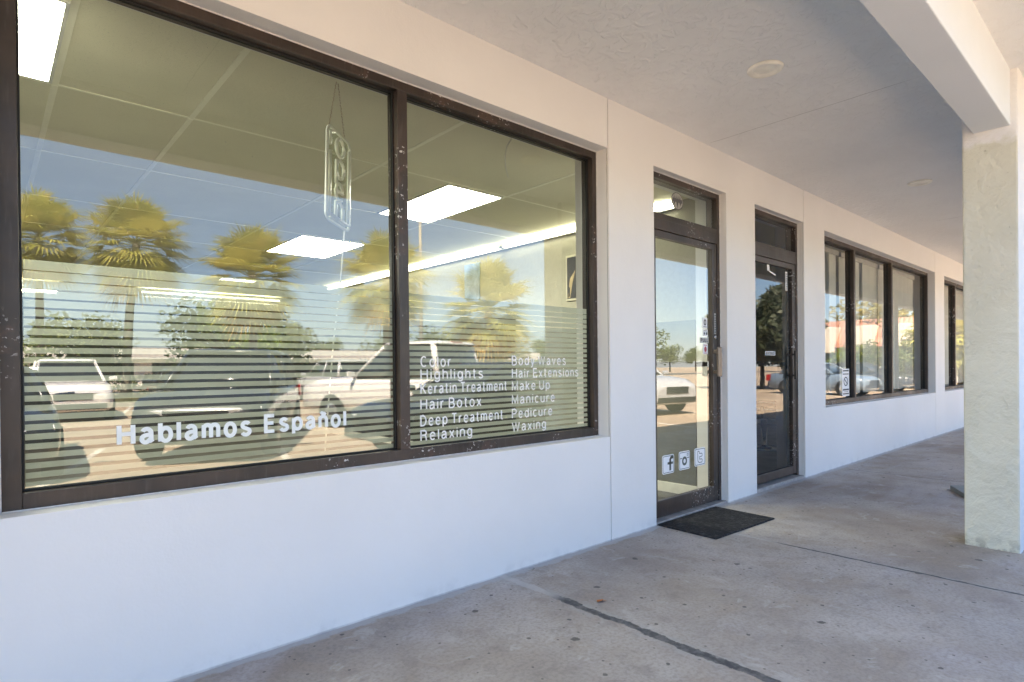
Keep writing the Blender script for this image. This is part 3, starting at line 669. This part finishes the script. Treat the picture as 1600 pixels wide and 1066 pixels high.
batten((.30, 10.01, 2.55), (.98, 10.01, 2.55), 'short fluorescent strip at the far left of the back wall', (0, -1, 0))
# pictures on the side wall
t = empty('framed_picture', (4.84, 1.84, 1.93)); tag(t, 'dark framed picture on the salon side wall by the window edge', 'picture')
m = MB(); m.box(-.024, -.0, -.33, .05, 0, .5); m.build('frame', plain('pale_frame', (.6, .56, .42), .5), t, bevel=.004)
m = MB(); m.box(-.03, -.0245, -.30, .025, .025, .475, 0); m.face([(-.032, .02, .03), (-.032, -.02, .03), (-.032, -.06, .2), (-.032, -.10, .33), (-.032, -.02, .24)], 1); m.face([(-.0335, .01, .03), (-.0335, -.02, .05), (-.0335, -.02, .14), (-.0335, .0, .16)], 0)
m.build('print', [plain('dark_print', (.03, .03, .035), .3), plain('tan_print', (.5, .38, .2), .5)], t)
t = MB(); t.box(4.828, 4.838, 3.43, 3.75, 2.10, 2.58); tag(t.build('poster', SLATE), 'blue poster pinned high on the salon side wall', 'poster')
# open sign
SG = empty('open_sign', (1.405, .385, 1.965), R(38)); SG.scale = (1.08, 1.08, 1.06); SG.rotation_euler[1] = R(3.5); tag(SG, 'unlit neon open sign hanging upright on chains inside the window', 'sign')
a = N('clear_acrylic'); a.t.nodes.remove(a.b); tr = a.n('BsdfTransparent'); tr.inputs[0].default_value = (.9, .92, .86, 1); gl_ = a.n('BsdfDiffuse'); gl_.inputs[0].default_value = (.7, .72, .62, 1)
mx = a.n('MixShader'); mx.inputs[0].default_value = .05; a.t.links.new(tr.outputs[0], mx.inputs[1]); a.t.links.new(gl_.outputs[0], mx.inputs[2]); a.t.links.new(mx.outputs[0], a.out.inputs[0]); ACR = a.m
def rrect(hw, z0, z1, r, y=0, n=5):
    p = []
    for cx, cz, a0 in ((hw-r, z1-r, 0), (-hw+r, z1-r, 90), (-hw+r, z0+r, 180), (hw-r, z0+r, 270)):
        for j in range(n): t_ = R(a0+90*j/(n-1)); p.append((cx+r*math.cos(t_), y, cz+r*math.sin(t_)))
    return p
m = MB(); m.loft([rrect(.122, 0, .47, .03, -.002), rrect(.122, 0, .47, .03, .002)], 0, True, False); m.build('panel', ACR, SG)
m = MB(); m.tube(rrect(.119, .003, .467, .03, -.008), .008, 6, 0, True); m.tube([(-.098, -.012, .02), (-.098, -.012, .345)], .009, 6); m.tube([(-.098, -.012, .375), (-.098, -.012, .44), (-.06, -.012, .452)], .008, 6); m.tube([(.098, -.012, .03), (.098, -.012, .42)], .006, 6); m.build('border_tube', NEON, SG)
def ell(cx, cz, rx, rz, a0, a1, n=18): return [(cx+rx*math.cos(R(a0+(a1-a0)*i/n)), -.014, cz+rz*math.sin(R(a0+(a1-a0)*i/n))) for i in range(n+1)]
lt = {'o': [ell(0, .395, .040, .045, 0, 360)], 'p': [ell(.004, .285, .038, .045, 0, 360), [(-.034, -.014, .325), (-.034, -.014, .205)]],
      'e': [[(-.034, -.014, .168), (.036, -.014, .172)]+ell(.0, .168, .037, .043, 5, 310, 16)], 'n': [[(-.034, -.014, .035), (-.034, -.014, .118)], ell(.002, .082, .036, .036, 180, 0, 12)+[(.038, -.014, .035)]]}
for ch, ps in lt.items():
    m = MB()
    for p in ps: m.tube(p, .0085, 6)
    m.build('letter_tube', NEON, SG)
m = MB(); m.tube([(-.1, -.012, .035), (.1, -.012, .03)], .008, 6); m.tube([(-.08, 0, .025), (.08, 0, .022)], .012, 8); m.build('transformer', FIXT, SG)
for sx, tx in ((-.09, -.02), (.08, -.005)):
    m = MB()
    for i in range(22):
        f0, f1 = i/22, (i+.8)/22
        m.tube([(sx+(tx-sx)*f0, 0, .465+.275*f0), (sx+(tx-sx)*f1, .003*(i % 2), .465+.275*f1)], .0028, 5)
    m.build('chain', CHAIN, SG)
m = MB(); m.tube([(.09, 0, .0), (.088, .01, -.2), (.05, .03, -.6), (0, .03, -1.0), (-.05, .02, -1.25)], .0035, 6); m.build('cord', FIXT, SG)
# a loose white cable dangling at the window head
m = MB(); m.tube([(2.62, .33, 2.72), (2.585, .34, 2.66), (2.57, .34, 2.60), (2.575, .345, 2.53), (2.605, .35, 2.46)], .004, 6); tag(m.build('loose_cable', FIXT), 'short loose white cable dangling from the salon ceiling', 'cable')
# vertical blinds
def blinds(x0, x1, gaps, label, y=.285):
    t = empty('vertical_blind', (x0, y, 0)); tag(t, label, 'blinds', 'vertical blinds behind the windows')
    m = MB(); m.box(0, x1-x0, -.02, .02, 2.60, 2.66); m.build('headrail', FIXT, t)
    m = MB(); x = .04; random.seed(int(x0*10))
    while x < x1-x0-.05:
        rel = x/(x1-x0); op = any(a < rel < b for a, b in gaps)
        ang = R(random.uniform(62, 76)) if op else -R(random.uniform(6, 16))
        hx, hy = .044*math.cos(ang), .044*math.sin(ang)
        sag = random.uniform(-.006, .006)
        m.loft([[(x-hx, -hy, z), (x+sag, .008, z), (x+hx, hy, z), (x+sag, .0095, z)] for z in (.80+random.uniform(0, .02), 2.6)], 0, True, False)
        x += .078 if not op else .10
    m.build('slats', BLIND, t)
blinds(7.08, 8.22, [(.30, .37), (.64, .74)], 'cream vertical blinds with gaps behind the leftmost pane')
blinds(8.30, 9.74, [(.50, .56)], 'cream vertical blinds half drawn behind the middle pane')
blinds(9.82, 11.6, [], 'cream vertical blinds closed behind the pane beside the wall joint')
blinds(12.35, 16.8, [(.15, .25)], 'grey vertical blinds in the end window by the column')
# chair in the dark room
CH = empty('padded_chair', (8.35, 1.32, 0), R(200)); tag(CH, 'black high-backed padded chair standing inside the second door', 'chair')
m = MB(); m.loft([[(-.26, -.24, .44), (.26, -.24, .44), (.26, .28, .44), (-.26, .28, .44)], [(-.28, -.26, .48), (.28, -.26, .48), (.28, .3, .48), (-.28, .3, .48)], [(-.25, -.23, .56), (.25, -.23, .56), (.25, .27, .56), (-.25, .27, .56)]]); m.build('seat', LEATHER, CH, bevel=.02)
m = MB(); m.loft([[(-.24, .2, .52), (.24, .2, .52), (.24, .3, .52), (-.24, .3, .52)], [(-.27, .24, .8), (.27, .24, .8), (.27, .36, .8), (-.27, .36, .8)], [(-.22, .30, 1.0), (.22, .30, 1.0), (.22, .40, 1.0), (-.22, .40, 1.0)]]); m.build('backrest', LEATHER, CH, bevel=.02)
m = MB(); m.loft([[(-.19, .28, .99), (.19, .28, .99), (.19, .42, .99), (-.19, .42, .99)], [(-.21, .27, 1.09), (.21, .27, 1.09), (.21, .43, 1.09), (-.21, .43, 1.09)], [(-.15, .31, 1.17), (.15, .31, 1.17), (.15, .42, 1.17), (-.15, .42, 1.17)]]); m.build('headrest', LEATHER, CH, bevel=.02)
for sx in (-1, 1):
    m = MB(); m.box(sx*.31-.03, sx*.31+.03, -.2, .26, .62, .68); m.box(sx*.31-.02, sx*.31+.02, -.02, .03, .46, .62); m.build('armrest', LEATHER, CH, bevel=.015)
m = MB(); m.lathe([(.30, 0), (.30, .02), (.06, .05), (.045, .06), (.045, .44)], 24); m.build('base', CHROME, CH)

# ------------------------------------------------------------------ things on the walkway and soffit
def downlight(x, y, label):
    t = empty('recessed_light', (x, y, ZS)); tag(t, label, 'recessed light', 'recessed lights in the walkway soffit')
    m = MB(); m.lathe([(.064, -.004), (.070, -.016), (.094, -.016), (.104, -.010), (.106, -.001), (.064, -.001)], 32); m.build('trim_ring', plain('cream_trim', (.95, .92, .82), .5), t)
    m = MB(); m.lathe([(.062, -.003), (.056, -.001), (.0, -.001)], 32); m.build('bulb', plain('frosted_bulb', (.46, .46, .38), .4), t)
    return t
downlight(3.642, -.900, 'nearer recessed light in the soffit above the salon door')
downlight(7.115, -.885, 'farther recessed light in the soffit by the end windows')
m = MB(); m.loft([[(3.745, -.485, .001), (4.575, -.52, .001), (4.60, -.005, .001), (3.765, .005, .001)], [(3.750, -.480, .011), (4.57, -.515, .011), (4.595, -.009, .011), (3.77, 0., .011)]], 0, True, False)
tag(m.build('doormat', MATM), 'black ribbed rubber doormat in front of the salon door', 'doormat')
m = MB(); m.loft([[(6.45, -1.36, .002), (6.80, -1.72, .002), (7.12, -1.5, .002), (6.82, -1.18, .002)], [(6.45, -1.36, .045), (6.80, -1.72, .045), (7.12, -1.5, .045), (6.82, -1.18, .045)]], 0, True, False)
tag(m.build('concrete_slab', GREYP, bevel=.006), 'small flat grey slab on the walkway behind the stucco column', 'slab')
m = MB(); m.face([(2.31, -.63, .004), (2.335, -.645, .012), (2.355, -.625, .006), (2.332, -.605, .003)]); m.face([(2.335, -.645, .012), (2.36, -.655, .003), (2.355, -.625, .006)])
tag(m.build('fallen_leaf', ORANGE), 'curled orange leaf on the concrete near the wall', 'leaf')

# ------------------------------------------------------------------ vehicles
def car_mesh(kind):
    """stations front to back: x, sill z, shoulder z, half width"""
    if kind == 'suv': L, st, belt, roof = 4.75, [(2.37, .36, .72, .74), (2.28, .30, .86, .86), (2.0, .27, 1.0, .93), (1.45, .25, 1.06, .96), (.9, .25, 1.10, .97), (-.6, .25, 1.10, .97), (-1.7, .25, 1.11, .96), (-2.2, .28, 1.10, .93), (-2.36, .36, 1.02, .86)], (1.02, -2.28, 1.09, .88), (.15, -2.02, 1.74, .66)
    elif kind == 'pickup': L, st, belt, roof = 5.7, [(2.85, .42, .85, .78), (2.76, .38, 1.02, .92), (2.3, .36, 1.14, .98), (1.5, .36, 1.17, 1.0), (.9, .36, 1.18, 1.0), (-.9, .36, 1.18, 1.0), (-1.05, .40, 1.22, 1.0), (-2.6, .42, 1.22, 1.0), (-2.84, .46, 1.20, .97)], (1.15, -1.25, 1.17, .94), (.30, -1.02, 1.96, .76)
    else: L, st, belt, roof = 4.6, [(2.3, .34, .62, .70), (2.2, .28, .74, .84), (1.9, .22, .84, .89), (1.3, .20, .90, .91), (.7, .20, .94, .91), (-.8, .20, .95, .91), (-1.7, .20, .97, .90), (-2.15, .26, .96, .86), (-2.3, .34, .88, .76)], (.95, -1.75, .94, .82), (.15, -1.05, 1.44, .60)
    b = MB(); rings = []
    for x, z0, z1, hw in st:
        h = z1-z0; half = [(hw*.86, z0), (hw*.97, z0+.10*h), (hw, z0+.42*h), (hw*.995, z0+.62*h), (hw*.965, z0+.84*h), (hw*.90, z0+.95*h), (hw*.70, z0+h), (hw*.3, z0+h*1.015)]
        rings.append([(x, y, z) for y, z in half]+[(x, -y, z) for y, z in reversed(half)])
    b.loft(rings)
    xb1, xb0, zb, hb = belt; xr1, xr0, zr, hr = roof
    gh = MB(); rg = []
    for t in (0, .35, .7, .93):
        e = t**1.15; xa = xb1+(xr1-xb1)*t; xc = xb0+(xr0-xb0)*(t**1.5); hw = hb+(hr-hb)*e; z = zb-.02+(zr-zb)*t*.985
        rg.append([(xa, -hw*.8, z), (xa-.10, -hw, z), (xc+.08, -hw, z), (xc, -hw*.8, z), (xc, hw*.8, z), (xc+.08, hw, z), (xa-.10, hw, z), (xa, hw*.8, z)])
    gh.loft(rg)
    rf = MB(); rr = []
    for z, k in ((zr-.075, 1.075), (zr-.025, 1.0), (zr, .88), (zr+.012, .45)):
        rr.append([((xr1+xr0)/2+((xr1-xr0)/2+.06)*sx*k+(.05 if abs(sx) < 1 else 0)*0, hr*k*sy, z) for sx, sy in ((1, -.75), (.93, -1), (-.95, -1), (-1, -.8), (-1, .8), (-.95, 1), (.93, 1), (1, .75))])
    rf.loft(rr)
    pls = []
    for s in (-1, 1):
        pl = MB(); pls.append(pl); pl.tube([(xb1+.02, s*hb*.93, zb-.03), (xb1+(xr1-xb1)*.5, s*(hb*.93+(hr-hb)*.5), (zb+zr)/2-.01), (xr1, s*hr*.98, zr-.06)], .045, 6)
        xm = (xb1+xb0)/2-.1
        pl = MB(); pls.append(pl); pl.tube([(xm, s*hb*.99, zb-.03), (xm-.05, s*hr*1.04, zr-.06)], .045, 6)
        pl = MB(); pls.append(pl); pl.tube([(xb0+.10, s*hb*.95, zb-.03), (xb0+.1+(xr0-xb0)*.45, s*(hb*.97+(hr-hb)*.5), (zb+zr)/2), (xr0+.06, s*hr, zr-.06)], .075, 6)
    return b, gh, rf, pls, L, st, belt
def car(kind, paint, loc, ang, label, cat, group='vehicles mirrored in the shop windows'):
    t = empty({'suv': 'parked_suv', 'pickup': 'pickup_truck', 'sedan': 'parked_car'}[kind], loc, ang); tag(t, label, cat, group)
    b, gh, rf, pls, L, st, belt = car_mesh(kind)
    b.build('body', paint, t); gh.build('windows', DGLASS, t); rf.build('roof', paint, t); [pl.build('pillar', paint, t) for pl in pls]
    wr = .39 if kind == 'pickup' else (.37 if kind == 'suv' else .33); tw = st[4][3]
    for x in (L*.31, -L*.29):
        for s in (-1, 1):
            w_ = MB(); w_.lathe([(wr*.55, -.11), (wr*.93, -.115), (wr, -.08), (wr, .08), (wr*.93, .115), (wr*.55, .11)], 22, (x, s*(tw-.10), wr), 0, 'y'); wo = w_.build('wheel', TYRE, t)
            q = MB(); q.lathe([(0, -.125), (wr*.3, -.12), (wr*.62, -.10), (wr*.62, .10), (wr*.3, .12), (0, .125)], 14, (x, s*(tw-.10), wr), 0, 'y'); q.build('rim', RIM, wo)
    xf = st[0][0]; zf = st[1][2]; hw = st[1][3]
    for s in (-1, 1):
        q = MB(); q.loft([[(xf-.02, s*hw*.50, zf-.20), (xf+.02, s*hw*.50, zf-.08), (xf-.10, s*hw*.50, zf-.05), (xf-.15, s*hw*.50, zf-.2)], [(xf-.16, s*hw*.98, zf-.18), (xf-.14, s*hw*.99, zf-.06), (xf-.3, s*hw*.96, zf+.0), (xf-.3, s*hw*.96, zf-.18)]], 0, True, False); q.build('headlight', LAMPG, t)
        xr = st[-1][0]; zr = st[-2][2]; hr = st[-2][3]
        q = MB(); q.box(xr-.015, xr+.2, s*hr*.80 if s > 0 else -hr*1.01, hr*1.01 if s > 0 else -hr*.80, zr-.34, zr-.06); q.build('tail_light', LAMPR, t)
        q = MB(); q.loft([[(belt[0]-.10, s*(belt[3]+.04), belt[2]-.0), (belt[0]-.10, s*(belt[3]+.04), belt[2]+.12), (belt[0]-.02, s*(belt[3]+.04), belt[2]+.10), (belt[0]-.02, s*(belt[3]+.04), belt[2]+.02)], [(belt[0]-.10, s*(belt[3]+.26), belt[2]+.01), (belt[0]-.10, s*(belt[3]+.26), belt[2]+.14), (belt[0]-.03, s*(belt[3]+.25), belt[2]+.12), (belt[0]-.03, s*(belt[3]+.25), belt[2]+.03)]], 0, True, False); q.build('mirror', paint, t, bevel=.01)
    q = MB(); q.loft([[(xf+.018, -hw*.48, zf-.26), (xf+.018, hw*.48, zf-.26), (xf+.012, hw*.5, zf-.08), (xf+.012, -hw*.5, zf-.08)], [(xf-.1, -hw*.48, zf-.26), (xf-.1, hw*.48, zf-.26), (xf-.1, hw*.5, zf-.08), (xf-.1, -hw*.5, zf-.08)]], 0, True, False)
    for i in range(3): q.box(xf+.012, xf+.03, -hw*.46, hw*.46, zf-.235+.055*i, zf-.22+.055*i, 1)
    q.build('grille', [TRIMB, CHROME], t)
    q = MB(); q.box(xf-.12, xf+.01, -hw*.86, hw*.86, st[0][1]-.02, st[0][1]+.14); q.build('bumper', TRIMB, t, bevel=.02)
    q = MB(); q.box(st[-1][0]-.02, st[-1][0]+.12, -hw*.9, hw*.9, st[-1][1]-.03, st[-1][1]+.14); q.build('bumper', TRIMB, t, bevel=.02)
    if kind == 'pickup':
        q = MB(); q.box(-2.72, -1.3, -.86, .86, 1.215, 1.24); q.build('bed_cover', TRIMB, t)
        q = MB(); q.box(-1.10, -1.02, -.20, .20, 1.90, 1.955); q.build('brake_light', LAMPR, t)
    return t
P_DARK = m_paint('dark_grey_car_paint', (.022, .027, .031)); P_WHITE = m_paint('white_car_paint', (.78, .76, .73)); P_BLUE = m_paint('grey_blue_car_paint', (.16, .21, .27)); P_SILV = m_paint('silver_car_paint', (.5, .51, .52))
GZ = -.15
car('suv', P_WHITE, (1.85, -18.9, GZ), R(92), 'white suv facing the shop across the parking aisle', 'car')
car('suv', P_DARK, (3.35, -8.45, GZ), R(118), 'dark grey suv nosed towards the salon window', 'car')
car('sedan', P_DARK, (-.08, -8.3, GZ), R(93), 'dark car at the left edge of the window reflection', 'car')
car('pickup', P_WHITE, (7.6, -8.9, GZ), R(-111), 'white pickup truck with red brake light over its rear window', 'truck')
car('suv', P_SILV, (14.6, -8.6, GZ), R(100), 'silver suv reflected in the salon door', 'car')
car('sedan', P_DARK, (6.45, -5.0, GZ), R(176), 'dark car below the service list, in front of the white pickup', 'car')
car('sedan', P_BLUE, (28.6, -7.8, GZ), R(98), 'grey blue car reflected below the cream blinds', 'car')
car('sedan', P_DARK, (34.0, -7.8, GZ), R(98), 'dark car reflected in the end pane of blinds', 'car')
car('sedan', P_DARK, (5.6, -21.6, GZ), R(91), 'dark car parked beside the white suv across the aisle', 'car')
car('suv', P_SILV, (11.4, -21.4, GZ), R(-89), 'silver suv parked tail out below the palms', 'car')

# ------------------------------------------------------------------ palms and trees
def palm_crown_mesh(seed, nf=46, rad=1.55):
    rnd = random.Random(seed); m = MB()
    for i in range(nf):
        f = i/nf; az = i*2.39996+rnd.uniform(-.3, .3)
        el = R(82-150*f**.8+rnd.uniform(-9, 9)); mi = 1 if f > .86 and rnd.random() < .75 else 0
        d = Vector((math.cos(az)*math.cos(el), math.sin(az)*math.cos(el), math.sin(el))); pl = rad*(.50+.12*rnd.random())
        side = d.cross(Vector((0, 0, 1))); side = side.normalized() if side.length > .05 else Vector((1, 0, 0)); upv = side.cross(d)
        p0 = Vector((0, 0, -.25*f)); hub = p0+d*pl+Vector((0, 0, -.10*math.cos(el)))
        m.tube([p0, p0+d*pl*.5+upv*.04, hub], [.022, .016, .012], 4, mi)
        nb = 27; fan = rad*(.60+.12*rnd.random())
        for j in range(nb):
            t = (j/(nb-1)-.5)*2; a = t*R(112)
            bd = (d*math.cos(a)+side*math.sin(a)+upv*(.10+.22*abs(t))).normalized()
            ln = fan*(1-.30*abs(t))*rnd.uniform(.88, 1.08); wd = .027*rad/1.5
            n_ = bd.cross(upv).normalized()*wd
            mid = hub+bd*ln*.55+upv*.02; tip = hub+bd*ln+Vector((0, 0, -.26*ln*rnd.uniform(.5, 1.3)))
            b0 = hub+bd*.05
            m.face([b0-n_*.4, mid-n_, mid+n_, b0+n_*.4], mi); m.face([mid-n_, tip, mid+n_], mi)
    return m
def palm(x, y, top, cr, seed, label, lean=(0, 0)):
    h = top-cr*.92+.15
    t = empty('sabal_palm', (x, y, -.15)); tag(t, label, 'palm tree', 'palms mirrored in the salon window')
    rnd = random.Random(seed); m = MB(); pts = []; rs = []
    for i in range(13):
        f = i/12; pts.append((lean[0]*(f**1.6), lean[1]*f, h*f)); rs.append((.21-.05*f+(.06 if i == 0 else 0))*(1+rnd.uniform(-.04, .04)))
    m.tube(pts, rs, 12); m.build('trunk', BARK, t)
    for i in range(0, 7):   # old leaf bases under the crown
        pass
    c = palm_crown_mesh(seed, 62, cr*1.15).build('crown', [PALML, PALMD], t); c.location = (lean[0], lean[1], h); c.rotation_euler = (0, 0, seed)
    return t
palm(2.3, -38, 10.6, 2.25, 1, 'tall palm partly hidden by the left window frame')
palm(5.05, -30.4, 9.3, 2.1, 2, 'full palm with a leaning trunk left of the open sign', (.5, 0))
palm(8.8, -23.9, 7.15, 1.95, 3, 'palm with a round crown reflected below the open sign')
palm(14.1, -21.6, 7.25, 1.95, 4, 'palm reflected behind the window mullion')
palm(17.3, -18.0, 5.75, 1.9, 5, 'shorter palm with yellow lower fronds reflected over the service list')
palm(41.5, -5.0, 4.4, 1.7, 6, 'low yellow palm reflected in the end window')
palm(38.5, -5.3, 4.3, 1.8, 7, 'golden palm at the far end of the parking lot')
def tree_mesh(seed, h, cr, n=2200, ls=.16):
    rnd = random.Random(seed); tk = MB(); tk.tube([(0, 0, 0), (.05, .03, h*.3), (.0, .06, h*.55)], [.16, .12, .08], 8); cw = MB(); cl = []
    for i in range(15):
        a = rnd.uniform(0, 6.28); rr = cr*math.sqrt(rnd.random())*.8; z = h*.42+(h*.5)*rnd.random()*(1-.35*rr/cr)
        c = Vector((rr*math.cos(a), rr*math.sin(a), z)); cl.append((c, cr*rnd.uniform(.26, .46)))
        tk.tube([(0, .05, h*.42), ((c.x*.5), c.y*.5, (z+h*.4)/2), tuple(c)], [.06, .04, .015], 5)
    for i in range(n):
        c, r_ = cl[rnd.randrange(len(cl))]
        u = Vector((rnd.gauss(0, 1), rnd.gauss(0, 1), rnd.gauss(0, .8))).normalized()*r_*rnd.random()**.4
        p = c+u; a = Vector((rnd.gauss(0, 1), rnd.gauss(0, 1), rnd.gauss(0, .6))).normalized(); b = a.cross(Vector((rnd.gauss(0, 1), rnd.gauss(0, 1), rnd.gauss(0, 1)))).normalized()
        s_ = ls*rnd.uniform(.6, 1.3)
        cw.face([p-a*s_, p-b*s_*.45, p+a*s_, p+b*s_*.45])
    return tk, cw
LEAFD = m_leaf('dark_backdrop_leaf', (.045, .055, .028), (.07, .08, .04), (.10, .11, .06), .15)  # dark foliage for the added tree that blocks the mirrored sky
TM = [tree_mesh(11, 5.2, 2.9), tree_mesh(12, 5.0, 2.6), tree_mesh(13, 4.6, 2.4), tree_mesh(14, 8.2, 3.1, 11000, .22)]
proto = {}
def tree(x, y, k, sc, leaf, label, name='broadleaf_tree', cat='tree', group='leafy trees mirrored in the glass'):
    key = (k, leaf.name)
    t = empty(name, (x, y, -.15), x*1.7); t.scale = (sc, sc, sc); t.location.z = -1.9 if k == 3 else -.15; tag(t, label, cat, group)
    if key not in proto: proto[key] = (TM[k][0].build('trunk', WOOD, t), TM[k][1].build('crown', leaf, t))
    else:
        for o in proto[key]: c = o.copy(); COL.objects.link(c); c.parent = t
tree(3.2, -31, 2, .95, LEAF, 'small dark tree standing behind the leaning palm trunk')
tree(9.6, -30, 0, 1.0, LEAF2, 'bright green tree behind the dark grey suv roof')
tree(13.0, -32, 1, .95, LEAF, 'dark tree right of the bright green tree')
tree(-2.2, -36, 1, 1.2, LEAF, 'tree beyond the white suv at the window edge')
tree(24.5, -31, 0, .85, LEAF, 'tree behind the pickup truck roof')
tree(31, -33, 1, 1.0, LEAF3, 'golden leafed tree behind the shorter palm')
tree(38, -26, 2, .9, LEAF3, 'leafy shrub tree mirrored low in the salon door')
tree(33.5, -13.0, 3, 1.0, LEAFD, 'added dense dark tree blocking the sky reflected in the second door')  # added to cover the sky mirrored in the second door
tree(46, -30, 0, 1.0, LEAF, 'tree at the corner of the red roofed shops')
tree(48, -11.2, 0, 1.3, LEAF3, 'yellow tree rising above the red tile roof')
tree(41, -10.5, 2, .62, LEAF2, 'small bright tree in front of the red roofed shops')
tree(36.5, -7.2, 2, .6, LEAF, 'small dark tree by the parked cars at the far end')
tree(43, -6.0, 1, .9, LEAF3, 'round golden tree beyond the end window reflection')
random.seed(8)
k = 0
for x in range(-70, 130, 9):
    y = -70-random.uniform(0, 12); tree(x+random.uniform(-3, 3), y, k % 3, random.uniform(1.1, 1.55), LEAF, 'distant tree in the row beyond the road', group='trees in the row beyond the road'); k += 1
# hedge along the planting strip
rnd = random.Random(5); m = MB()
for i in range(5200):
    x = rnd.uniform(-20, 34); h = .75+.25*math.sin(x*1.3)+.15*math.sin(x*3.1); p = Vector((x, -33+rnd.gauss(0, .35), -.05+h*rnd.random()**.7))
    a = Vector((rnd.gauss(0, 1), rnd.gauss(0, 1), rnd.gauss(0, .7))).normalized(); b = a.cross(Vector((rnd.gauss(0, 1), rnd.gauss(0, 1), rnd.gauss(0, 1)))).normalized(); s_ = .13
    m.face([p-a*s_, p-b*s_*.5, p+a*s_, p+b*s_*.5])
tag(m.build('hedge', LEAF), 'low clipped hedge along the planting strip', 'hedge')

# ------------------------------------------------------------------ buildings across the lot
B = empty('shop_building'); tag(B, 'long low white building across the road', 'building')
m = MB(); m.box(-40, 62, -76, -62, -.2, 2.3); m.build('wall', WHITEB, B)
m = MB(); m.box(-41, 63, -77, -61, 2.35, 3.4); m.build('roof', WHITEB, B)
for i in range(-8, 14):
    m = MB(); m.box(i*4.5-1.5, i*4.5+1.5, -62.02, -61.96, .3, 2.0); m.build('window', DGLASS, B)
B = empty('mansard_building'); tag(B, 'cream shops with a red tile mansard roof at the end of the lot', 'building')
m = MB(); m.box(45.2, 58, -14.6, -6.6, -.2, 3.6); m.build('wall', CREAM, B)
m = MB(); m.loft([[(43.2, -15.2, 2.35), (43.2, -6.4, 2.35), (44.0, -6.4, 2.25), (44.0, -15.2, 2.25)], [(44.9, -15.2, 4.25), (44.9, -6.4, 4.25), (45.6, -6.4, 4.25), (45.6, -15.2, 4.25)]], 0, True, False); m.build('roof', MANS, B)
for y in (-10.6, -8.4, -12.9):
    m = MB(); m.box(43.0, 45.4, y-.55, y+.55, 2.0, 3.75); m.build('dormer', CREAM, B, bevel=.03)
for y in (-14.2, -10.5, -7):
    m = MB(); m.box(43.3, 43.8, y-.2, y+.2, -.15, 2.3); m.build('post', CREAM, B)
for y in (-12.4, -9):
    m = MB(); m.box(45.12, 45.2, y-1.3, y+1.3, .1, 2.1); m.build('window', DGLASS, B)
# light pole and wires
t = empty('light_pole', (20.5, -28.5, -.15)); tag(t, 'tall slim light pole rising behind the pickup truck', 'light pole')
m = MB(); m.tube([(0, 0, 0), (0, 0, 6), (0, 0, 11.2)], [.13, .11, .08], 10); m.build('pole', POLE, t)
m = MB(); m.box(-.2, .2, .05, .8, 11.1, 11.25); m.build('lamp_head', TRIMB, t, bevel=.03)
for i, x in enumerate((-26, 52)):
    t = empty('utility_pole', (x, -45, -.15)); tag(t, ('wooden utility pole carrying the street wires, nearer the white suv', 'wooden utility pole carrying the street wires, beyond the trees')[i], 'utility pole', 'utility poles along the road')
    m = MB(); m.tube([(0, 0, 0), (0, 0, 12.2)], [.17, .12], 10); m.build('pole', WOOD, t)
    m = MB(); m.box(-.06, .06, -1.1, 1.1, 11.3, 11.45); m.build('cross_arm', WOOD, t)
for i, (dy, z) in enumerate(((-1, 11.35), (0, 12.0), (1, 11.35))):
    m = MB(); m.tube([(-26+78*f/16, -45+dy, z-.15-1.6*4*(f/16)*(1-f/16)) for f in range(17)], .012, 4)
    tag(m.build('power_line', TRIMB), ('thin overhead wire on the road side of the poles', 'topmost overhead wire between the poles', 'thin overhead wire on the parking side of the poles')[i], 'power line', 'overhead wires')
